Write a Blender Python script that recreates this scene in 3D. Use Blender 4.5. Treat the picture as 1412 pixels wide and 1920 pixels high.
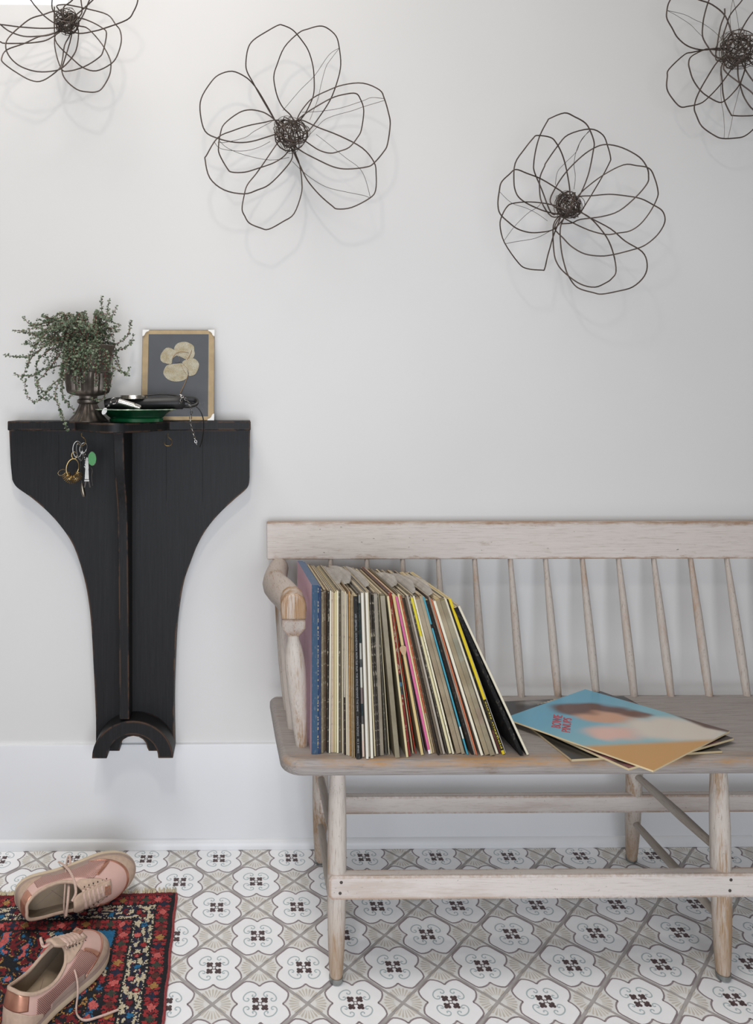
import bpy, bmesh, math, random
from mathutils import Vector, Matrix
from mathutils.noise import noise as pnoise
random.seed(7)
for o in list(bpy.data.objects): bpy.data.objects.remove(o)
SC = bpy.context.scene
COL = SC.collection
# ------------------------------------------------------------------ camera
F, CX, CY, CAMH, DIST, YAW = 1420.0, 465.0, 744.0, 1.145, 1.917, math.radians(0.6)
cam_d = bpy.data.cameras.new('camera'); cam = bpy.data.objects.new('camera', cam_d); COL.objects.link(cam)
cam.location = (0, -DIST, CAMH); cam.rotation_euler = (math.pi/2, 0, -YAW)
cam_d.sensor_width = 36; cam_d.lens = 36*F/1920
cam_d.shift_x = (706-CX)/1920; cam_d.shift_y = -(960-CY)/1920
cam_d.clip_start = 0.05
SC.camera = cam
# ------------------------------------------------------------------ light
SC.view_settings.view_transform = 'Standard'; SC.view_settings.look = 'None'
SC.view_settings.gamma = 1; SC.view_settings.use_curve_mapping = False
SC.view_settings.exposure = -0.09
W = bpy.data.worlds.new('world'); SC.world = W; W.use_nodes = True
W.node_tree.nodes['Background'].inputs[0].default_value = (1.0, 0.97, 0.94, 1)
W.node_tree.nodes['Background'].inputs[1].default_value = 0.13
def area_light(name, loc, target, sx, sy, power, col):
    l = bpy.data.lights.new(name, 'AREA'); l.shape = 'RECTANGLE'; l.size = sx; l.size_y = sy
    l.energy = power; l.color = col
    o = bpy.data.objects.new(name, l); COL.objects.link(o); o.location = loc
    o.rotation_euler = (Vector(target)-Vector(loc)).to_track_quat('-Z', 'Y').to_euler()
    return o
area_light('overhead_fill', (-0.8, -0.9, 3.8), (-0.4, -0.7, 0), 1.6, 1.2, 59, (1.0, 0.965, 0.92))  # added soft overhead light, fitted to the wall and floor brightness
area_light('low_front_fill', (0.1, -2.7, 0.8), (0.2, -0.3, 0.35), 1.8, 1.1, 42, (0.875, 0.925, 1.0))  # added soft light low behind the camera, lifts lower wall and floor
area_light('ceiling_lamp', (-0.15, -1.55, 2.5), (-0.1, -0.3, 0.9), 0.15, 0.15, 7.0, (1.0, 0.93, 0.86))

# ------------------------------------------------------------------ pixel rays of the photograph -> real points
def ray(px, py):
    a, b = (px-CX)/F, -(py-CY)/F
    c, s = math.cos(YAW), math.sin(YAW)
    return Vector((a*c + s, c - a*s, b))
CAM = Vector((0, -DIST, CAMH))
def PW(px, py, w):            # at distance w in front of the back wall
    d = ray(px, py); return CAM + d*((DIST-w)/d.y)
def PZ(px, py, z):            # on the horizontal plane of height z
    d = ray(px, py); return CAM + d*((z-CAMH)/d.z)
SLOPE = 0.05
def seat_z(y): return CAMH-0.70-SLOPE*((y+DIST)-1.486)
def PS(px, py, lift=0.0):     # on the (slightly back-sloping) bench seat
    d = ray(px, py); t = (-0.70+SLOPE*1.486+lift)/(d.z+SLOPE*d.y); return CAM + d*t
def proj(P):
    v = P-CAM; c, s = math.cos(YAW), math.sin(YAW)
    X, Y = v.x*c-v.y*s, v.x*s+v.y*c
    return (CX+F*X/Y, CY-F*v.z/Y)

# ------------------------------------------------------------------ mesh helpers
def V(*a): return Vector(a)
def cr(pts, sub=6, closed=False):
    pts = [Vector(p) for p in pts]; n = len(pts); out = []
    rng = n if closed else n-1
    for i in range(rng):
        if closed: p0, p1, p2, p3 = pts[(i-1) % n], pts[i], pts[(i+1) % n], pts[(i+2) % n]
        else: p0, p1, p2, p3 = pts[max(i-1, 0)], pts[i], pts[i+1], pts[min(i+2, n-1)]
        for k in range(sub):
            t = k/sub
            out.append(0.5*((2*p1)+(p2-p0)*t+(2*p0-5*p1+4*p2-p3)*t*t+(3*p1-p0-3*p2+p3)*t**3))
    if not closed: out.append(pts[-1].copy())
    return out
class MB:
    def __init__(s): s.v = []; s.f = []; s.m = []; s.c = None
    def add(s, v, f, m=0):
        b = len(s.v); s.v += [Vector(p) for p in v]; s.f += [[i+b for i in q] for q in f]; s.m += [m]*len(f); return s
    def box(s, lo, hi, m=0):
        x0, y0, z0 = lo; x1, y1, z1 = hi
        return s.add([(x0,y0,z0),(x1,y0,z0),(x1,y1,z0),(x0,y1,z0),(x0,y0,z1),(x1,y0,z1),(x1,y1,z1),(x0,y1,z1)],
                     [(0,3,2,1),(4,5,6,7),(0,1,5,4),(1,2,6,5),(2,3,7,6),(3,0,4,7)], m)
    def tube(s, pts, r, n=6, closed=False, m=0, sx=1.0, up=None, caps=True):
        pts = [Vector(p) for p in pts]; N = len(pts); rr = r if isinstance(r, (list, tuple)) else [r]*N
        T = []
        for i in range(N):
            a = pts[(i-1) % N] if closed else pts[max(i-1, 0)]
            b = pts[(i+1) % N] if closed else pts[min(i+1, N-1)]
            t = b-a; T.append(t.normalized() if t.length > 1e-9 else V(0, 0, 1))
        u = Vector(up) if up else (V(0, 0, 1) if abs(T[0].z) < 0.9 else V(1, 0, 0))
        vs = []
        for i in range(N):
            if up: u = Vector(up)
            u = (u-T[i]*u.dot(T[i]))
            if u.length < 1e-6: u = T[i].orthogonal()
            u.normalize(); w = T[i].cross(u)
            for k in range(n):
                a = 2*math.pi*k/n
                vs.append(pts[i]+(w*math.cos(a)*sx+u*math.sin(a))*rr[i])
        fs = []
        for i in range(N if closed else N-1):
            j = (i+1) % N
            for k in range(n): fs.append((i*n+k, i*n+(k+1) % n, j*n+(k+1) % n, j*n+k))
        if caps and not closed:
            fs.append(tuple(range(n-1, -1, -1))); fs.append(tuple((N-1)*n+k for k in range(n)))
        return s.add(vs, fs, m)
    def lathe(s, c, prof, n=32, m=0, flute=None):
        c = Vector(c); vs = []; fs = []
        for (r, z) in prof:
            for k in range(n):
                a = 2*math.pi*k/n; q = r*(flute(a, z) if flute else 1)
                vs.append(c+V(q*math.cos(a), q*math.sin(a), z))
        for i in range(len(prof)-1):
            for k in range(n): fs.append((i*n+k, i*n+(k+1) % n, (i+1)*n+(k+1) % n, (i+1)*n+k))
        fs.append(tuple(range(n-1, -1, -1))); fs.append(tuple((len(prof)-1)*n+k for k in range(n)))
        return s.add(vs, fs, m)
    def prism(s, poly, off, m=0):      # poly: list of points, extruded by the vector off
        p = [Vector(q) for q in poly]; n = len(p); o = Vector(off)
        return s.add(p+[q+o for q in p], [tuple(range(n)), tuple(range(2*n-1, n-1, -1))]+[(i, i+n, (i+1) % n+n, (i+1) % n) for i in range(n)], m)
    def grid(s, fn, nu, nv, m=0, closed_u=False):
        vs = [fn(i/nu, j/nv) for j in range(nv+1) for i in range(nu+(0 if closed_u else 1))]
        w = nu if closed_u else nu+1
        fs = [(j*w+i, j*w+(i+1) % w, (j+1)*w+(i+1) % w, (j+1)*w+i) for j in range(nv) for i in range(nu)]
        return s.add(vs, fs, m)
    def sphere(s, c, r, n=12, m=0, sc=(1, 1, 1)):
        c = Vector(c); h = n//2; vs = []; fs = []
        for j in range(h+1):
            for k in range(n):
                t = math.pi*j/h; a = 2*math.pi*k/n
                vs.append(c+V(r*sc[0]*math.sin(t)*math.cos(a), r*sc[1]*math.sin(t)*math.sin(a), r*sc[2]*math.cos(t)))
        for j in range(h):
            for k in range(n): fs.append((j*n+k, (j+1)*n+k, (j+1)*n+(k+1) % n, j*n+(k+1) % n))
        return s.add(vs, fs, m)
WLOC = {}
def obj(name, mb, mats, parent=None, smooth=True, ang=40, bevel=0, seg=2, recalc=True, cols=None, kind=None, loc=None):
    me = bpy.data.meshes.new(name)
    base = WLOC.get(parent.name, V(0, 0, 0)) if parent else V(0, 0, 0)
    o_loc = Vector(loc) if loc is not None else base
    me.from_pydata([tuple(p-o_loc) for p in mb.v], [], mb.f)
    mats = mats if isinstance(mats, (list, tuple)) else [mats]
    for m in mats: me.materials.append(m)
    if len(mats) > 1: me.polygons.foreach_set('material_index', mb.m)
    if cols:
        ca = me.color_attributes.new('Col', 'FLOAT_COLOR', 'CORNER')
        buf = []
        for p, c in zip(me.polygons, cols): buf += (list(c)+[1.0])*p.loop_total
        ca.data.foreach_set('color', buf)
    if recalc:
        b = bmesh.new(); b.from_mesh(me)
        if not cols: bmesh.ops.remove_doubles(b, verts=b.verts, dist=1e-6)
        bmesh.ops.recalc_face_normals(b, faces=b.faces); b.to_mesh(me); b.free()
    if smooth:
        me.polygons.foreach_set('use_smooth', [True]*len(me.polygons)); me.set_sharp_from_angle(angle=math.radians(ang))
    me.update()
    o = bpy.data.objects.new(name, me); COL.objects.link(o)
    if parent: o.parent = parent; o.location = o_loc-base
    else: o.location = o_loc
    WLOC[o.name] = o_loc.copy()
    if bevel:
        md = o.modifiers.new('bevel', 'BEVEL'); md.width = bevel; md.segments = seg; md.limit_method = 'ANGLE'; md.angle_limit = math.radians(35)
    if kind: o['kind'] = kind
    return o
def tag(o, label, cat, group=None):
    o['label'] = label; o['category'] = cat
    if group: o['group'] = group
    return o
def thing(name, label, cat, loc, group=None):
    o = bpy.data.objects.new(name, None); COL.objects.link(o); o.location = loc; o.empty_display_size = 0.05
    WLOC[o.name] = Vector(loc); return tag(o, label, cat, group)
def lettering(name, text, size, mat, origin, ex, ey, parent, width=None, depth=0.0003, sx=1.0):
    cu = bpy.data.curves.new(name, 'FONT'); cu.body = text; cu.size = size; cu.extrude = depth; cu.resolution_u = 3
    tmp = bpy.data.objects.new('lettering_curve', cu); COL.objects.link(tmp)
    dg = bpy.context.evaluated_depsgraph_get(); dg.update()
    me = bpy.data.meshes.new_from_object(tmp.evaluated_get(dg)); bpy.data.objects.remove(tmp)
    xs = [v.co.x for v in me.vertices]
    k = (width/(max(xs)-min(xs))) if width else sx
    ex, ey = Vector(ex).normalized(), Vector(ey).normalized(); ez = ex.cross(ey)
    base = WLOC.get(parent.name, V(0, 0, 0)); origin = Vector(origin)
    for v in me.vertices: v.co = origin+ex*v.co.x*k+ey*v.co.y+ez*v.co.z-base
    me.materials.clear(); me.materials.append(mat)
    o = bpy.data.objects.new(name, me); COL.objects.link(o); o.parent = parent
    return o

# ------------------------------------------------------------------ materials
def srgb(r, g, b):
    f = lambda c: c/12.92 if c <= 0.04045 else ((c+0.055)/1.055)**2.4
    return (f(r/255), f(g/255), f(b/255))
class NT:
    def __init__(s, name):
        s.m = bpy.data.materials.new(name); s.m.use_nodes = True; s.t = s.m.node_tree; s.b = s.t.nodes['Principled BSDF']
    def n(s, typ, **kw):
        n = s.t.nodes.new(typ)
        for k, v in kw.items():
            if isinstance(k, str) and hasattr(n, k): setattr(n, k, v)
            else: n.inputs[k.replace('_', ' ')].default_value = v
        return n
    def l(s, a, b): s.t.links.new(a, b)
    def val(s, **kw):
        for k, v in kw.items():
            i = s.b.inputs[k.replace('_', ' ')]
            i.default_value = (*v, 1) if isinstance(v, tuple) and len(v) == 3 else v
    def ramp(s, fac, stops):
        r = s.n('ShaderNodeValToRGB'); e = r.color_ramp.elements
        while len(e) < len(stops): e.new(0.5)
        for q, (p, c) in zip(e, stops): q.position = p; q.color = (*c, 1) if len(c) == 3 else c
        s.l(fac, r.inputs[0]); return r.outputs[0]
    def noise(s, vec, scale, detail=4, rough=0.55):
        n = s.n('ShaderNodeTexNoise'); n.inputs['Scale'].default_value = scale; n.inputs['Detail'].default_value = detail; n.inputs['Roughness'].default_value = rough
        if vec is not None: s.l(vec, n.inputs['Vector'])
        return n.outputs['Fac']
    def coord(s, scale=(1, 1, 1), kind='Object'):
        tc = s.n('ShaderNodeTexCoord'); mp = s.n('ShaderNodeMapping'); mp.inputs['Scale'].default_value = scale
        s.l(tc.outputs[kind], mp.inputs['Vector']); return mp.outputs[0]
    def mix(s, fac, a, b, bt='MIX'):
        x = s.n('ShaderNodeMix'); x.data_type = 'RGBA'; x.blend_type = bt
        for inp, v in ((x.inputs[0], fac), (x.inputs[6], a), (x.inputs[7], b)):
            if hasattr(v, 'links'): s.l(v, inp)
            else: inp.default_value = (*v, 1) if isinstance(v, tuple) else v
        return x.outputs[2]
    def math(s, op, a, b=0.0, clamp=False):
        x = s.n('ShaderNodeMath'); x.operation = op; x.use_clamp = clamp
        for inp, v in ((x.inputs[0], a), (x.inputs[1], b)):
            if hasattr(v, 'links'): s.l(v, inp)
            else: inp.default_value = v
        return x.outputs[0]
    def bump(s, h, strength=0.3, dist=0.002):
        b = s.n('ShaderNodeBump'); b.inputs['Strength'].default_value = strength; b.inputs['Distance'].default_value = dist
        s.l(h, b.inputs['Height']); s.l(b.outputs[0], s.b.inputs['Normal'])
    def edge(s, radius=0.004):       # worn-edge mask from the geometry
        bv = s.n('ShaderNodeBevel'); bv.samples = 6; bv.inputs['Radius'].default_value = radius
        g = s.n('ShaderNodeNewGeometry'); d = s.n('ShaderNodeVectorMath'); d.operation = 'DOT_PRODUCT'
        s.l(bv.outputs[0], d.inputs[0]); s.l(g.outputs['Normal'], d.inputs[1])
        return s.math('SUBTRACT', 1.0, d.outputs['Value'], True)
    def base(s, c): s.l(c, s.b.inputs['Base Color'])
def plain(name, col, rough=0.6, metal=0.0, var=0.12, scale=40, bump=0.0, spec=0.5):
    t = NT(name); n = t.noise(t.coord(), scale)
    dk = tuple(c*(1-var) for c in col); lt = tuple(min(1, c*(1+var)) for c in col)
    t.base(t.ramp(n, [(0.3, dk), (0.7, lt)])); t.val(Roughness=rough, Metallic=metal); t.b.inputs['Specular IOR Level'].default_value = spec
    if bump: t.bump(n, bump, 0.001)
    return t.m
def wood(name, base, streak, wear, axis, edge_amt=1.0, patch=0.5, rough=0.62, erad=0.006):
    t = NT(name)
    sc = [55, 55, 55]; sc[axis] = 2.6
    fine = t.noise(t.coord(tuple(sc)), 7.0, 8, 0.7)
    sc2 = [14, 14, 14]; sc2[axis] = 2.2
    broad = t.noise(t.coord(tuple(sc2)), 2.0, 5)
    speck = t.noise(t.coord((90, 90, 90)), 2.0, 3)
    c = t.ramp(fine, [(0.30, streak), (0.46, base), (0.8, tuple(min(1, k*1.06) for k in base))])
    pm = t.ramp(t.math('MULTIPLY', broad, t.math('ADD', fine, 0.45)), [(0.51, (0, 0, 0)), (0.64, (1, 1, 1))])
    c = t.mix(t.math('MULTIPLY', pm, patch), c, wear)
    if axis == 2:      # bare wood towards the foot
        sz = t.n('ShaderNodeSeparateXYZ'); t.l(t.coord((1, 1, 1)), sz.inputs[0])
        ft = t.math('MULTIPLY', t.ramp(t.math('ADD', sz.outputs['Z'], t.math('MULTIPLY', t.math('SUBTRACT', broad, 0.5), 0.16)), [(0.05, (1, 1, 1)), (0.15, (0, 0, 0))]), t.ramp(fine, [(0.35, (1, 1, 1)), (0.62, (0.35, 0.35, 0.35))]))
        c = t.mix(t.math('MULTIPLY', ft, 0.75), c, wear)
    e = t.math('MULTIPLY', t.ramp(t.edge(erad), [(0.004, (0, 0, 0)), (0.06, (1, 1, 1))]), t.ramp(t.math('ADD', t.math('MULTIPLY', broad, 0.6), t.math('MULTIPLY', speck, 0.4)), [(0.38, (0, 0, 0)), (0.55, (1, 1, 1))]))
    c = t.mix(t.math('MULTIPLY', e, edge_amt), c, wear)
    dots = t.ramp(speck, [(0.26, (1, 1, 1)), (0.31, (0, 0, 0))])
    c = t.mix(t.math('MULTIPLY', dots, 0.55), c, tuple(k*0.3 for k in streak))
    t.base(c); t.val(Roughness=rough); t.bump(fine, 0.35, 0.0015)
    return t.m
WHITE_BASE, WHITE_STREAK, WEAR = srgb(206, 197, 191), srgb(170, 158, 150), srgb(150, 112, 74)
M_railw = wood('whitewashed_wood_long', srgb(212, 203, 197), srgb(184, 172, 164), WEAR, 0, 0.95, 0.3, 0.62, 0.010)
M_legw = wood('whitewashed_wood_turned', srgb(198, 188, 179), srgb(146, 131, 117), srgb(152, 118, 80), 2, 0.6, 0.9)
M_knuckle = wood('brown_worn_knuckle', srgb(160, 126, 92), srgb(128, 92, 58), srgb(196, 184, 174), 2, 0.8, 0.9)
M_armw = wood('worn_arm_wood', srgb(180, 168, 159), srgb(128, 110, 96), srgb(138, 98, 58), 1, 1.0, 1.0)
M_sidew = wood('whitewashed_wood_cross', srgb(176, 166, 156), srgb(140, 128, 116), srgb(120, 92, 66), 1, 0.6, 0.5)
def rail_wood():
    t = NT('whitewashed_top_rail'); v = t.coord((1, 1, 1))
    fine = t.noise(t.coord((2.6, 55, 55)), 7.0, 8, 0.7); blot = t.noise(t.coord((10, 40, 40)), 1.5, 6, 0.7); sp = t.noise(t.coord((60, 110, 110)), 1.5, 3)
    c = t.ramp(fine, [(0.28, srgb(176, 164, 155)), (0.46, srgb(206, 197, 191)), (0.8, srgb(218, 210, 204))])
    c = t.mix(t.ramp(blot, [(0.60, (0, 0, 0)), (0.70, (0.6, 0.6, 0.6))]), c, srgb(170, 154, 140))
    c = t.mix(t.ramp(sp, [(0.25, (0.8, 0.8, 0.8)), (0.30, (0, 0, 0))]), c, srgb(92, 80, 70))
    sx = t.n('ShaderNodeSeparateXYZ'); t.l(v, sx.inputs[0]); nz_ = t.math('MULTIPLY', t.math('SUBTRACT', blot, 0.5), 0.035)
    up = t.ramp(t.math('ADD', sx.outputs['Z'], nz_), [(0.823, (0, 0, 0)), (0.833, (1, 1, 1))])
    lo = t.ramp(t.math('ADD', t.math('SUBTRACT', nz_, sx.outputs['Z']), 1.0), [(0.250, (0, 0, 0)), (0.257, (1, 1, 1))])
    le_ = t.ramp(t.math('SUBTRACT', nz_, t.math('ADD', sx.outputs['X'], 0.0)), [(0.828, (0, 0, 0)), (0.846, (1, 1, 1))])
    w = t.math('MAXIMUM', t.math('MAXIMUM', up, lo), le_)
    c = t.mix(t.math('MULTIPLY', w, 0.85), c, srgb(146, 108, 72))
    t.base(c); t.val(Roughness=0.62); t.bump(fine, 0.35, 0.0015); return t.m
M_toprail = rail_wood()
def seat_wood():
    t = NT('grey_weathered_seat'); v = t.coord((1, 1, 1))
    fine = t.noise(t.coord((2.4, 60, 60)), 6.0, 8, 0.7); broad = t.noise(t.coord((3, 14, 14)), 2.0, 5); blot = t.noise(t.coord((9, 26, 26)), 1.5, 6, 0.7)
    c = t.ramp(fine, [(0.28, srgb(112, 104, 99)), (0.48, srgb(150, 143, 139)), (0.8, srgb(172, 165, 160))])
    c = t.mix(t.ramp(blot, [(0.60, (0, 0, 0)), (0.72, (0.55, 0.55, 0.55))]), c, srgb(124, 100, 78))
    sx = t.n('ShaderNodeSeparateXYZ'); t.l(v, sx.inputs[0])
    front = t.ramp(t.math('MULTIPLY', sx.outputs['Y'], -1.0), [(0.178, (0, 0, 0)), (0.206, (1, 1, 1))])
    up = t.ramp(sx.outputs['Z'], [(0.429, (0, 0, 0)), (0.438, (1, 1, 1))])
    w = t.math('MULTIPLY', t.math('MULTIPLY', front, up), t.ramp(t.math('ADD', t.math('MULTIPLY', blot, 0.5), t.math('MULTIPLY', broad, 0.5)), [(0.40, (0, 0, 0)), (0.56, (1, 1, 1))]))
    w = t.math('MULTIPLY', w, t.ramp(fine, [(0.40, (0, 0, 0)), (0.50, (1, 1, 1))]))
    c = t.mix(t.math('MULTIPLY', w, 0.85), c, srgb(166, 124, 74))
    t.base(c); t.val(Roughness=0.6); t.bump(fine, 0.4, 0.0015); return t.m
M_seatw = seat_wood()
M_spindw = wood('spindle_wood', srgb(186, 176, 168), srgb(142, 128, 116), srgb(160, 122, 84), 2, 0.4, 0.55)
def black_paint():
    t = NT('black_distressed_paint')
    fine = t.noise(t.coord((110, 110, 4)), 2.5, 8, 0.7)
    pts = t.noise(t.coord((120, 120, 70)), 1.0, 2)
    br = t.noise(t.coord((16, 16, 9)), 1.0, 6, 0.7)
    c = t.ramp(fine, [(0.3, srgb(11, 11, 13)), (0.55, srgb(22, 22, 25)), (0.85, srgb(34, 34, 37))])
    c = t.mix(t.ramp(pts, [(0.22, (1, 1, 1)), (0.27, (0, 0, 0))]), c, srgb(10, 10, 11))
    e = t.math('MULTIPLY', t.ramp(t.edge(0.007), [(0.008, (0, 0, 0)), (0.07, (1, 1, 1))]), t.ramp(br, [(0.46, (0, 0, 0)), (0.54, (1, 1, 1))]))
    c = t.mix(t.math('MULTIPLY', e, 0.75), c, srgb(112, 80, 54))
    t.base(c); t.val(Roughness=0.55); t.b.inputs['Specular IOR Level'].default_value = 0.35; t.bump(fine, 0.25, 0.001); return t.m
M_black = black_paint()
def wall_mat():
    t = NT('white_wall_paint'); v = t.coord((1, 1, 1))
    n = t.noise(v, 160, 4); b = t.noise(v, 1.6, 3)
    t.base(t.ramp(b, [(0.3, srgb(226, 225, 223)), (0.7, srgb(230, 229, 228))])); t.val(Roughness=0.55); t.bump(n, 0.06, 0.001); return t.m
M_wall = wall_mat()
M_base = plain('white_trim_paint', srgb(226, 227, 229), 0.38, var=0.01, scale=5)
M_ceil = plain('white_ceiling_paint', srgb(235, 235, 234), 0.7, var=0.01, scale=5)
M_grout = plain('grey_grout', srgb(176, 171, 169), 0.85, var=0.1, scale=60, bump=0.2)
M_tile = plain('tile_cream_glaze', srgb(232, 231, 228), 0.5, var=0.03, scale=18)
M_tilew = plain('tile_white_glaze', srgb(246, 246, 247), 0.48, var=0.03, scale=22)
M_tplum = plain('tile_plum_line', srgb(146, 134, 137), 0.5, var=0.22, scale=35)
M_tbeige = plain('tile_beige_print', srgb(205, 198, 186), 0.55, var=0.12, scale=50)
M_tteal = plain('tile_pale_teal_line', srgb(178, 192, 194), 0.5, var=0.08, scale=60)
M_tdark = plain('tile_dark_brown_print', srgb(84, 66, 68), 0.5, var=0.3, scale=120)
M_wire = plain('rusty_iron_wire', srgb(84, 72, 64), 0.55, 0.35, var=0.35, scale=45)
M_thin = plain('thin_binding_wire', srgb(80, 72, 66), 0.5, 0.4, var=0.2)
M_steel = plain('bright_steel', srgb(150, 147, 143), 0.32, 1.0, var=0.1, scale=90)
M_silver = plain('polished_silver', srgb(205, 202, 196), 0.22, 1.0, var=0.06, scale=90)
M_zinc = plain('zinc_cup', srgb(150, 152, 150), 0.4, 0.9, var=0.2, scale=60)
M_brass = plain('aged_brass', srgb(168, 142, 96), 0.35, 1.0, var=0.2, scale=120)
M_pewter = plain('dark_pewter', srgb(108, 99, 91), 0.42, 0.7, var=0.45, scale=28, bump=0.1)
M_leather = plain('black_leather', srgb(24, 23, 24), 0.5, var=0.2, scale=120, bump=0.1)
M_green = plain('green_majolica', srgb(10, 50, 30), 0.2, var=0.35, scale=25)
M_greenl = plain('green_glaze_foot', srgb(20, 84, 48), 0.15, var=0.25, scale=25)
M_chip = plain('cream_rim_glaze', srgb(168, 190, 160), 0.2, var=0.35, scale=90)
M_tag = plain('green_enamel', srgb(32, 138, 52), 0.22, var=0.05)
def leaf_mat():
    t = NT('small_green_leaf'); g = t.n('ShaderNodeNewGeometry')
    t.base(t.ramp(g.outputs['Random Per Island'], [(0.0, srgb(54, 70, 50)), (0.5, srgb(88, 106, 80)), (1.0, srgb(138, 150, 124))])); t.val(Roughness=0.5); return t.m
M_leaf = leaf_mat()
M_stem = plain('red_brown_stem', srgb(116, 62, 58), 0.6, var=0.25)
M_soil = plain('dark_soil', srgb(44, 36, 30), 0.95, var=0.4, scale=200)
def attr_mat(name, rough=0.55, speck=0.0, bump=0.0, nscale=260, spec=0.5):
    t = NT(name); t.b.inputs['Specular IOR Level'].default_value = spec; a = t.n('ShaderNodeAttribute'); a.attribute_name = 'Col'; c = a.outputs['Color']
    n = t.noise(t.coord((1, 1, 0.45)), nscale, 4, 0.7)
    if speck:
        c = t.mix(t.math('MULTIPLY', t.ramp(n, [(0.56, (0, 0, 0)), (0.62, (1, 1, 1))]), speck), c, srgb(205, 194, 172))
        c = t.mix(t.math('MULTIPLY', t.ramp(n, [(0.36, (1, 1, 1)), (0.42, (0, 0, 0))]), speck*0.8), c, srgb(60, 52, 44))
    t.base(c); t.val(Roughness=rough)
    if bump: t.bump(n, bump, 0.001)
    return t.m
M_card = attr_mat('record_card', 0.72, 0.10, spec=0.22)
M_scuff = attr_mat('record_card_scuffed', 0.75, 0.5, spec=0.22)
M_print = attr_mat('printed_cover', 0.28, 0.0)
M_pile = attr_mat('wool_pile', 0.95, 0.0, 0.4, 900)
def plastic():
    t = NT('clear_plastic_sleeve'); n = t.noise(t.coord((1, 1, 1)), 18, 4)
    t.base(t.ramp(n, [(0.3, srgb(160, 146, 122)), (0.7, srgb(204, 192, 168))])); t.val(Roughness=0.22, Alpha=0.30); return t.m
M_plastic = plastic()
def flapm():
    t = NT('milky_plastic_flap'); n = t.noise(t.coord((1, 1, 1)), 60, 4)
    t.base(t.ramp(n, [(0.3, srgb(168, 162, 152)), (0.7, srgb(200, 195, 188))])); t.val(Roughness=0.2, Alpha=0.5); return t.m
M_flap = flapm()
M_white = plain('white_print', srgb(242, 241, 238), 0.5, var=0.02)
M_greyp = plain('grey_print', srgb(150, 150, 150), 0.5, var=0.02)
M_creamp = plain('cream_inner_paper', srgb(188, 172, 144), 0.8, var=0.15, scale=60)
M_blackp = plain('black_print', srgb(30, 28, 26), 0.5, var=0.02)
M_yelp = plain('yellow_print', srgb(222, 200, 60), 0.5, var=0.02)
M_redp = plain('red_print', srgb(186, 62, 66), 0.5, var=0.08)

# ------------------------------------------------------------------ room
def structure(name, mb, m, **k):
    o = obj(name, mb, m, **k); o['kind'] = 'structure'; return o
WY = 0.02
X0, X1, WINX = -1.7, 2.6, PW(127, 9, -0.02).x
zwin = PW(60, 9, -WY).z
wl = MB()
wl.box((WINX, WY, 0), (X1, 0.12, 2.6)); wl.box((X0, WY, 0), (WINX, 0.12, zwin)); wl.box((X0, WY, zwin+0.55), (WINX, 0.12, 2.6)); wl.box((X0, WY, zwin), (-1.2, 0.12, zwin+0.55))
structure('wall_back', wl, M_wall, smooth=False)
# bright pane of the small high window
t = NT('bright_sky_pane'); em = t.n('ShaderNodeEmission'); em.inputs[0].default_value = (0.96, 0.98, 1, 1); em.inputs[1].default_value = 1.6
t.l(em.outputs[0], t.t.nodes['Material Output'].inputs['Surface'])
wr = MB(); wr.box((-1.2, 0.05, zwin), (WINX, 0.12, zwin+0.004)); wr.box((WINX-0.004, 0.05, zwin+0.0041), (WINX, 0.12, zwin+0.55)); wr.box((-1.2, 0.05, zwin+0.546), (WINX-0.0041, 0.12, zwin+0.55)); wr.box((-1.2, 0.05, zwin+0.0041), (-1.196, 0.12, zwin+0.5459))
win = structure('window_1', wr, M_base, smooth=False)
pn = MB(); pn.box((-1.1995, WY+0.004, zwin+0.0003), (WINX-0.0003, WY+0.012, zwin+0.5495)); obj('pane', pn, t.m, win, smooth=False)
# tall baseboard with cap and quarter-round
zb = PW(60, 1397, 0.010-WY).z
bb = MB(); prof = [(WY, 0), (WY-0.010, 0), (WY-0.010, zb-0.005), (WY-0.008, zb-0.001), (WY-0.003, zb), (WY, zb)]
bb.prism([(X0, y, z) for y, z in prof], (X1-X0, 0, 0)); structure('baseboard_back', bb, M_base, ang=30)
tr = MB(); prof = [(WY-0.010, 0.0005)]+[(WY-0.010-0.014*math.cos(a), 0.0005+0.022*math.sin(a)) for a in [i*math.pi/12 for i in range(7)]]
tr.prism([(X0, y, z) for y, z in prof], (X1-X0, 0, 0)); structure('trim_1', tr, M_base, ang=30)
fl = MB(); fl.box((X0, -3.6, -0.05), (X1, 0.12, -0.0012)); FLOOR = structure('floor', fl, M_grout, smooth=False)
# ------------------------------------------------------------------ patterned cement tiles (one mesh shared by all tiles)
def stroke(mb, pts, w, z, m):
    pts = [Vector((p[0], p[1], 0)) for p in pts]; L = []; R = []
    for i, p in enumerate(pts):
        t = (pts[min(i+1, len(pts)-1)]-pts[max(i-1, 0)]).normalized(); n = V(-t.y, t.x, 0)*w/2
        L.append(V(p.x+n.x, p.y+n.y, z)); R.append(V(p.x-n.x, p.y-n.y, z))
    k = len(pts); mb.add(L+R, [(i, i+k, i+1+k, i+1) for i in range(k-1)], m)
def disc(mb, c, r, z, m, n=10, rx=None, a0=0):
    rx = rx or r; ca, sa = math.cos(a0), math.sin(a0); P = []
    for k in range(n):
        a = 2*math.pi*k/n; x, y = rx*math.cos(a), r*math.sin(a); P.append(V(c[0]+x*ca-y*sa, c[1]+x*sa+y*ca, z))
    mb.add(P, [tuple(range(n))], m)
PITCH = 0.1803; HD = PITCH/2
tb = MB(); e, zt = 0.947, 0.0
q = [(e, 0), (0, e), (-e, 0), (0, -e)]; qi = [(a*0.988, b*0.988) for a, b in q]
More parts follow.
